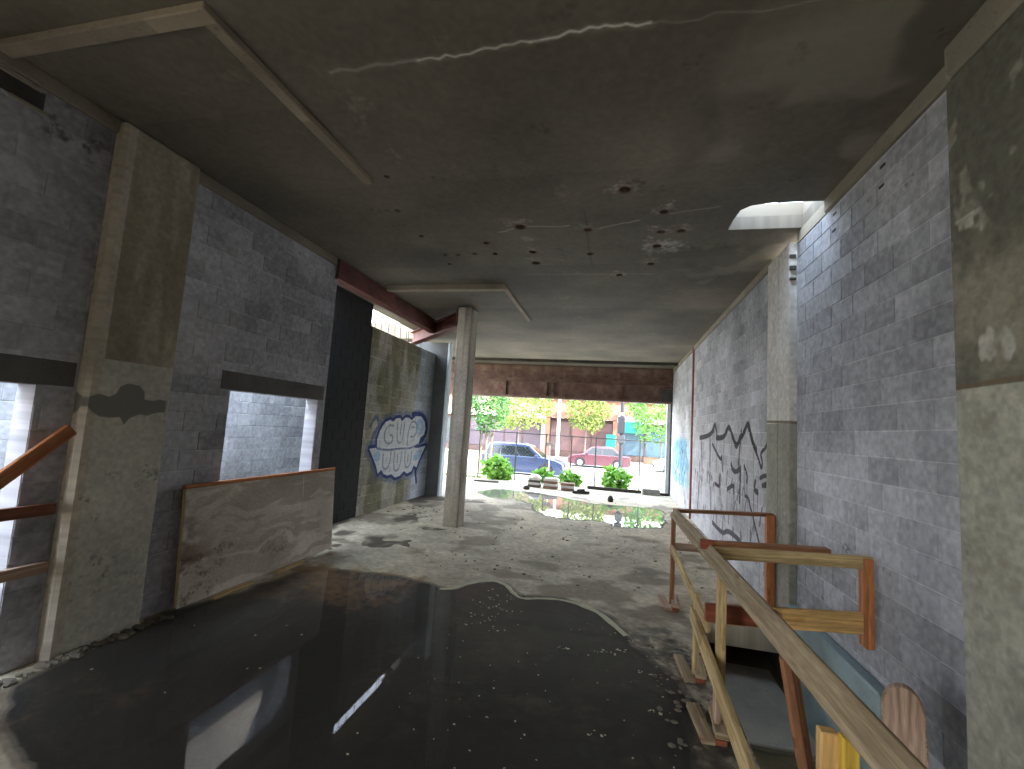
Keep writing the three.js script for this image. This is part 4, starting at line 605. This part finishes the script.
// cars, x forward
function car(pos, dir, paint_, kind, label) {
  const c = thing('parked_car', label, 'car', pos); c.rotation.y = dir > 0 ? 0 : Math.PI;
  const suv = kind === 'suv', L = suv ? 2.2 : 2.15, H = suv ? 1.62 : 1.5, W2 = 0.9, wr = suv ? 0.36 : 0.33, ax = suv ? 1.35 : 1.3;
  const bm = new THREE.MeshPhysicalMaterial({ color: paint_, roughness: 0.35, clearcoat: 0.8, clearcoatRoughness: 0.1 }), gm = new THREE.MeshPhysicalMaterial({ color: 0x10151a, roughness: 0.08 }), tm = plain(0x17171a, 0.9), am = plain(0xa9adb2, 0.35, 0.8);
  const belt = suv ? 0.98 : 0.9, s = new THREE.Shape();
  s.moveTo(-L, 0.42); s.lineTo(-L + 0.02, belt - 0.05); s.quadraticCurveTo(-L + 0.05, belt, -L + 0.2, belt); s.lineTo(L - 1.1, belt); s.quadraticCurveTo(L - 0.4, belt - 0.06, L - 0.08, belt - 0.24); s.quadraticCurveTo(L, belt - 0.3, L, 0.42); s.quadraticCurveTo(L, 0.26, L - 0.15, 0.24);
  s.lineTo(ax + wr + 0.06, 0.24); s.absarc(ax, wr, wr + 0.06, -0.3, Math.PI + 0.3, false); s.lineTo(-ax + wr + 0.06, 0.24); s.absarc(-ax, wr, wr + 0.06, -0.3, Math.PI + 0.3, false); s.lineTo(-L + 0.12, 0.24); s.closePath();
  const body = new THREE.ExtrudeGeometry(s, { depth: 2 * W2 - 0.1, bevelEnabled: true, bevelSize: 0.05, bevelThickness: 0.05, bevelSegments: 3, curveSegments: 10 }); body.translate(0, 0, -W2 + 0.05); obj('body', body, bm, c);
  const prof = suv ? [[-L + 0.1, belt - 0.02], [-L + 0.42, H - 0.06], [-L + 0.7, H], [0.1, H], [0.4, H - 0.05], [1.2, belt - 0.02]] : [[-L + 0.5, belt - 0.02], [-L + 1.1, H - 0.08], [-L + 1.45, H], [0.2, H], [0.5, H - 0.06], [1.25, belt - 0.02]];
  const cs = new THREE.Shape(prof.map((p) => new THREE.Vector2(...p))), cab = new THREE.ExtrudeGeometry(cs, { depth: 1.36, bevelEnabled: true, bevelSize: 0.04, bevelThickness: 0.1, bevelSegments: 3 }); cab.translate(0, 0, -0.68);
  { const p = cab.attributes.position; for (let i = 0; i < p.count; i++) { const k = clamp((p.getY(i) - belt) / (H - belt)); p.setZ(i, p.getZ(i) * (1.08 - 0.16 * k)); } cab.computeVertexNormals(); }
  obj('cabin', cab, bm, c);
  // windows follow the cabin sides
  const y0 = belt + 0.04, y1 = H - 0.1, xi = (y, a, b) => a[0] + (b[0] - a[0]) * ((y - a[1]) / (b[1] - a[1])), xb0 = xi(y0, prof[0], prof[1]) + 0.12, xb1 = xi(y1, prof[0], prof[1]) + 0.14, xf0 = xi(y0, prof[5], prof[4]) - 0.14, xf1 = xi(y1, prof[5], prof[4]) - 0.12;
  const zAt = (y) => 0.805 * (1.08 - 0.16 * clamp((y - belt) / (H - belt)));
  const split = suv ? [0, 0.28, 0.64, 1] : [0, 0.5, 1];
  for (const sd of [-1, 1]) for (let k = 0; k < split.length - 1; k++) { const a = split[k] + (k ? 0.015 : 0), b = split[k + 1] - 0.015, q = new Quads(), Z = [0, 0], X = (t, y) => (y === y0 ? xb0 + (xf0 - xb0) * t : xb1 + (xf1 - xb1) * t), P = (t, y) => [X(t, y), y, sd * zAt(y)]; const o = [P(a, y0), P(b, y0), P(b, y1), P(a, y1)]; q.quad(...(sd > 0 ? o : o.reverse()), Z, Z, Z, Z); obj('side_window', q.geo(), gm, c); }
  const slope = (a, b, o) => { const q = new Quads(), Z = [0, 0], n = V(b[1] - a[1], -(b[0] - a[0]), 0).normalize().multiplyScalar(o * 0.045), w = 0.66, A = [a[0] * 0.9 + b[0] * 0.1, a[1] * 0.9 + b[1] * 0.1], B = [a[0] * 0.12 + b[0] * 0.88, a[1] * 0.12 + b[1] * 0.88]; q.quad([A[0] + n.x, A[1] + n.y, w], [A[0] + n.x, A[1] + n.y, -w], [B[0] + n.x, B[1] + n.y, -w * 0.9], [B[0] + n.x, B[1] + n.y, w * 0.9], Z, Z, Z, Z); return q.geo(); };
  obj('windscreen', slope(prof[5], prof[4], 1), new THREE.MeshPhysicalMaterial({ color: 0x10151a, roughness: 0.08, side: THREE.DoubleSide }), c); obj('rear_window', slope(prof[0], prof[1], -1), new THREE.MeshPhysicalMaterial({ color: 0x10151a, roughness: 0.08, side: THREE.DoubleSide }), c);
  for (const x of [-ax, ax]) for (const sd of [-1, 1]) { const w = obj('wheel', cyl([x, wr, sd * (W2 - 0.22)], [x, wr, sd * (W2 - 0.01)], wr, wr, 20), tm, c); obj('hub_cap', cyl([x, wr, sd * (W2 - 0.1)], [x, wr, sd * (W2 + 0.005)], wr * 0.62, wr * 0.58, 14), am, w); }
  for (const sd of [-1, 1]) { obj('mirror', bx(0.75, belt + 0.02, sd * 0.9, 0.92, belt + 0.16, sd * 1.04, 0.02), bm, c); obj('headlight', bx(L - 0.2, belt - 0.4, sd * 0.55, L + 0.035, belt - 0.27, sd * 0.86, 0.03), plain(0xdfe3e6, 0.2), c); obj('tail_light', bx(-L - 0.045, belt - 0.25, sd * 0.6, -L + 0.1, belt - 0.08, sd * 0.88, 0.02), plain(0x8c1a18, 0.3), c); for (const x of [-0.75, 0.2]) obj('door_handle', bx(x, belt - 0.14, sd * 0.9, x + 0.16, belt - 0.1, sd * 0.925, 0.006), bm, c); }
  obj('bumper', bx(L - 0.08, 0.28, -0.8, L + 0.07, 0.46, 0.8, 0.03), tm, c); obj('bumper', bx(-L - 0.07, 0.28, -0.8, -L + 0.08, 0.46, 0.8, 0.03), tm, c);
}
car([-4.75, -0.42, -24.2], 1, 0x0b1d3e, 'suv', 'blue sport utility car parked behind the fence facing right');
car([-1.05, -0.42, -33.6], -1, 0x3e0d1a, 'sedan', 'maroon car on the far side of the street');
car([5.0, -0.42, -34.2], -1, 0xe6e6e4, 'sedan', 'white car cut off by the right wall under the green tree');
// shops across the street
{
  const brickM = (b, s) => { const t = paint(4, 4, 64, (u, v) => { const k = (fbm(u * 30 + s, v * 60, 2) - 0.5) * 0.25 + (fbm(u + s, v, 3) - 0.5) * 0.2; return b.map((c) => c * (1 + k)); }); return new THREE.MeshStandardMaterial({ map: tiled(t, 4), roughness: 0.9 }); };
  const gl = plain(0x2c3338, 0.15), trim = plain(0xcfc8b8, 0.8), brown = plain(0x4d3630, 0.7), door = plain(0x5a4640, 0.7);
  function shop(x0, x1, wall, label, bays, glassM, fascia, fasciaY = 3.35) {
    const b = thing('shop_building', label, 'building', [0, -0.27, -41]); const z = 0;
    obj('wall', bx(x0, fasciaY + 0.5, z - 8, x1, 5.2, z, 0.02), wall, b);
    obj('fascia', bx(x0, fasciaY, z - 0.3, x1, fasciaY + 0.5, z + 0.12, 0.03), fascia, b);
    for (const x of [x0, x1 - 0.4]) obj('pier', bx(x, 0, z - 0.4, x + 0.4, fasciaY, z + 0.04, 0.02), wall, b);
    obj('back_wall', bx(x0 + 0.1, 0, z - 0.6, x1 - 0.1, fasciaY, z - 0.4, 0), brown, b);
    const w = (x1 - x0 - 0.8) / bays;
    for (let k = 0; k < bays; k++) { const a = x0 + 0.4 + k * w; obj('shop_pane', bx(a + 0.06, 0.55, z - 0.3, a + w - 0.06, fasciaY - 0.3, z - 0.26, 0.005), glassM, b); obj('stall_riser', bx(a + 0.02, 0, z - 0.34, a + w - 0.02, 0.5, z - 0.2, 0.01), brown, b); obj('mullion', bx(a - 0.05, 0, z - 0.32, a + 0.05, fasciaY, z - 0.2, 0.005), brown, b); }
    obj('cornice', bx(x0, 5.2, z - 8, x1, 5.45, z + 0.2, 0.03), trim, b);
  }
  shop(-26, -14, brickM([150, 110, 96], 1), 'brick shop building at the far left across the street', 4, gl, trim);
  shop(-14, -6.2, brickM([160, 138, 130], 2), 'pale shop building with dark shopfront behind the yellow-green trees', 4, plain(0x4a3a46, 0.3), trim);
  shop(-6.2, 0.2, brickM([150, 104, 88], 3), 'orange brick shop building behind the maroon car', 3, plain(0x5a3f40, 0.3), plain(0x8a5a4c, 0.8), 3.5);
  shop(0.2, 9, brickM([150, 100, 90], 4), 'brick shop building with teal signs behind the dark pole', 4, plain(0x3c5666, 0.25), plain(0xd8d8d0, 0.8), 3.4);
  shop(9, 24, brickM([180, 168, 150], 5), 'tan shop building at the far right across the street', 5, gl, trim);
  const teal = plain(0x1c8078, 0.7); tag(obj('shop_sign', bx(0.85, 2.2, -40.85, 2.3, 3.2, -40.68, 0.02), teal), 'teal shop sign right of the dark pole', 'sign');
  tag(obj('shop_sign', [bx(-0.75, 0.9, -40.9, 0.1, 2.0, -40.75, 0.02)], teal), 'teal panel on the shopfront left of the dark pole', 'sign');
  for (let k = 0; k < 5; k++) tag(obj('street_planter', bx(2.4 + k * 1.5, -0.27, -39.4, 3.5 + k * 1.5, 0.35, -38.9, 0.03), plain(0x6a5446, 0.85)), ['brown planter box nearest the dark pole', 'second brown planter box from the dark pole', 'third brown planter box from the dark pole', 'fourth brown planter box from the dark pole', 'brown planter box farthest from the dark pole'][k] + ' on the far sidewalk', 'planter', 'planters on the far sidewalk');
  const sp = thing('parking_sign', 'small dark parking sign on a post beside the blue car', 'sign', [-2.95, -0.2, -21.2]); obj('post', cyl([0, 0, 0], [0, 1.55, 0], 0.025, 0.025, 8), plain(0x8a8a88, 0.6, 0.4), sp); obj('plate', bx(-0.18, 1.5, -0.02, 0.18, 1.66, 0.02, 0.006), plain(0x3a2f2c, 0.7), sp);
  const lp = thing('lamp_post', 'white lamp post between the yellow-green trees', 'lamp post', [-4.55, -0.27, -37.3]); obj('shaft', cyl([0, 0, 0], [0, 7.5, 0], 0.14, 0.1, 10), plain(0xe2dccf, 0.7), lp); obj('arm', bar([0, 7.3, 0], [1.2, 7.6, 0.5], 0.08, 0.08), plain(0xe2dccf, 0.7), lp);
}
// the yard behind the camera
{
  const w = obj('wall_back', bx(-4.55, 0, BACK, RX + 0.25, CY + 0.3, BACK + 0.25, 0.01), M.slab); tag(w, 'back wall behind the camera', 'wall', null, 'structure');
}
renderer.render(scene, camera);
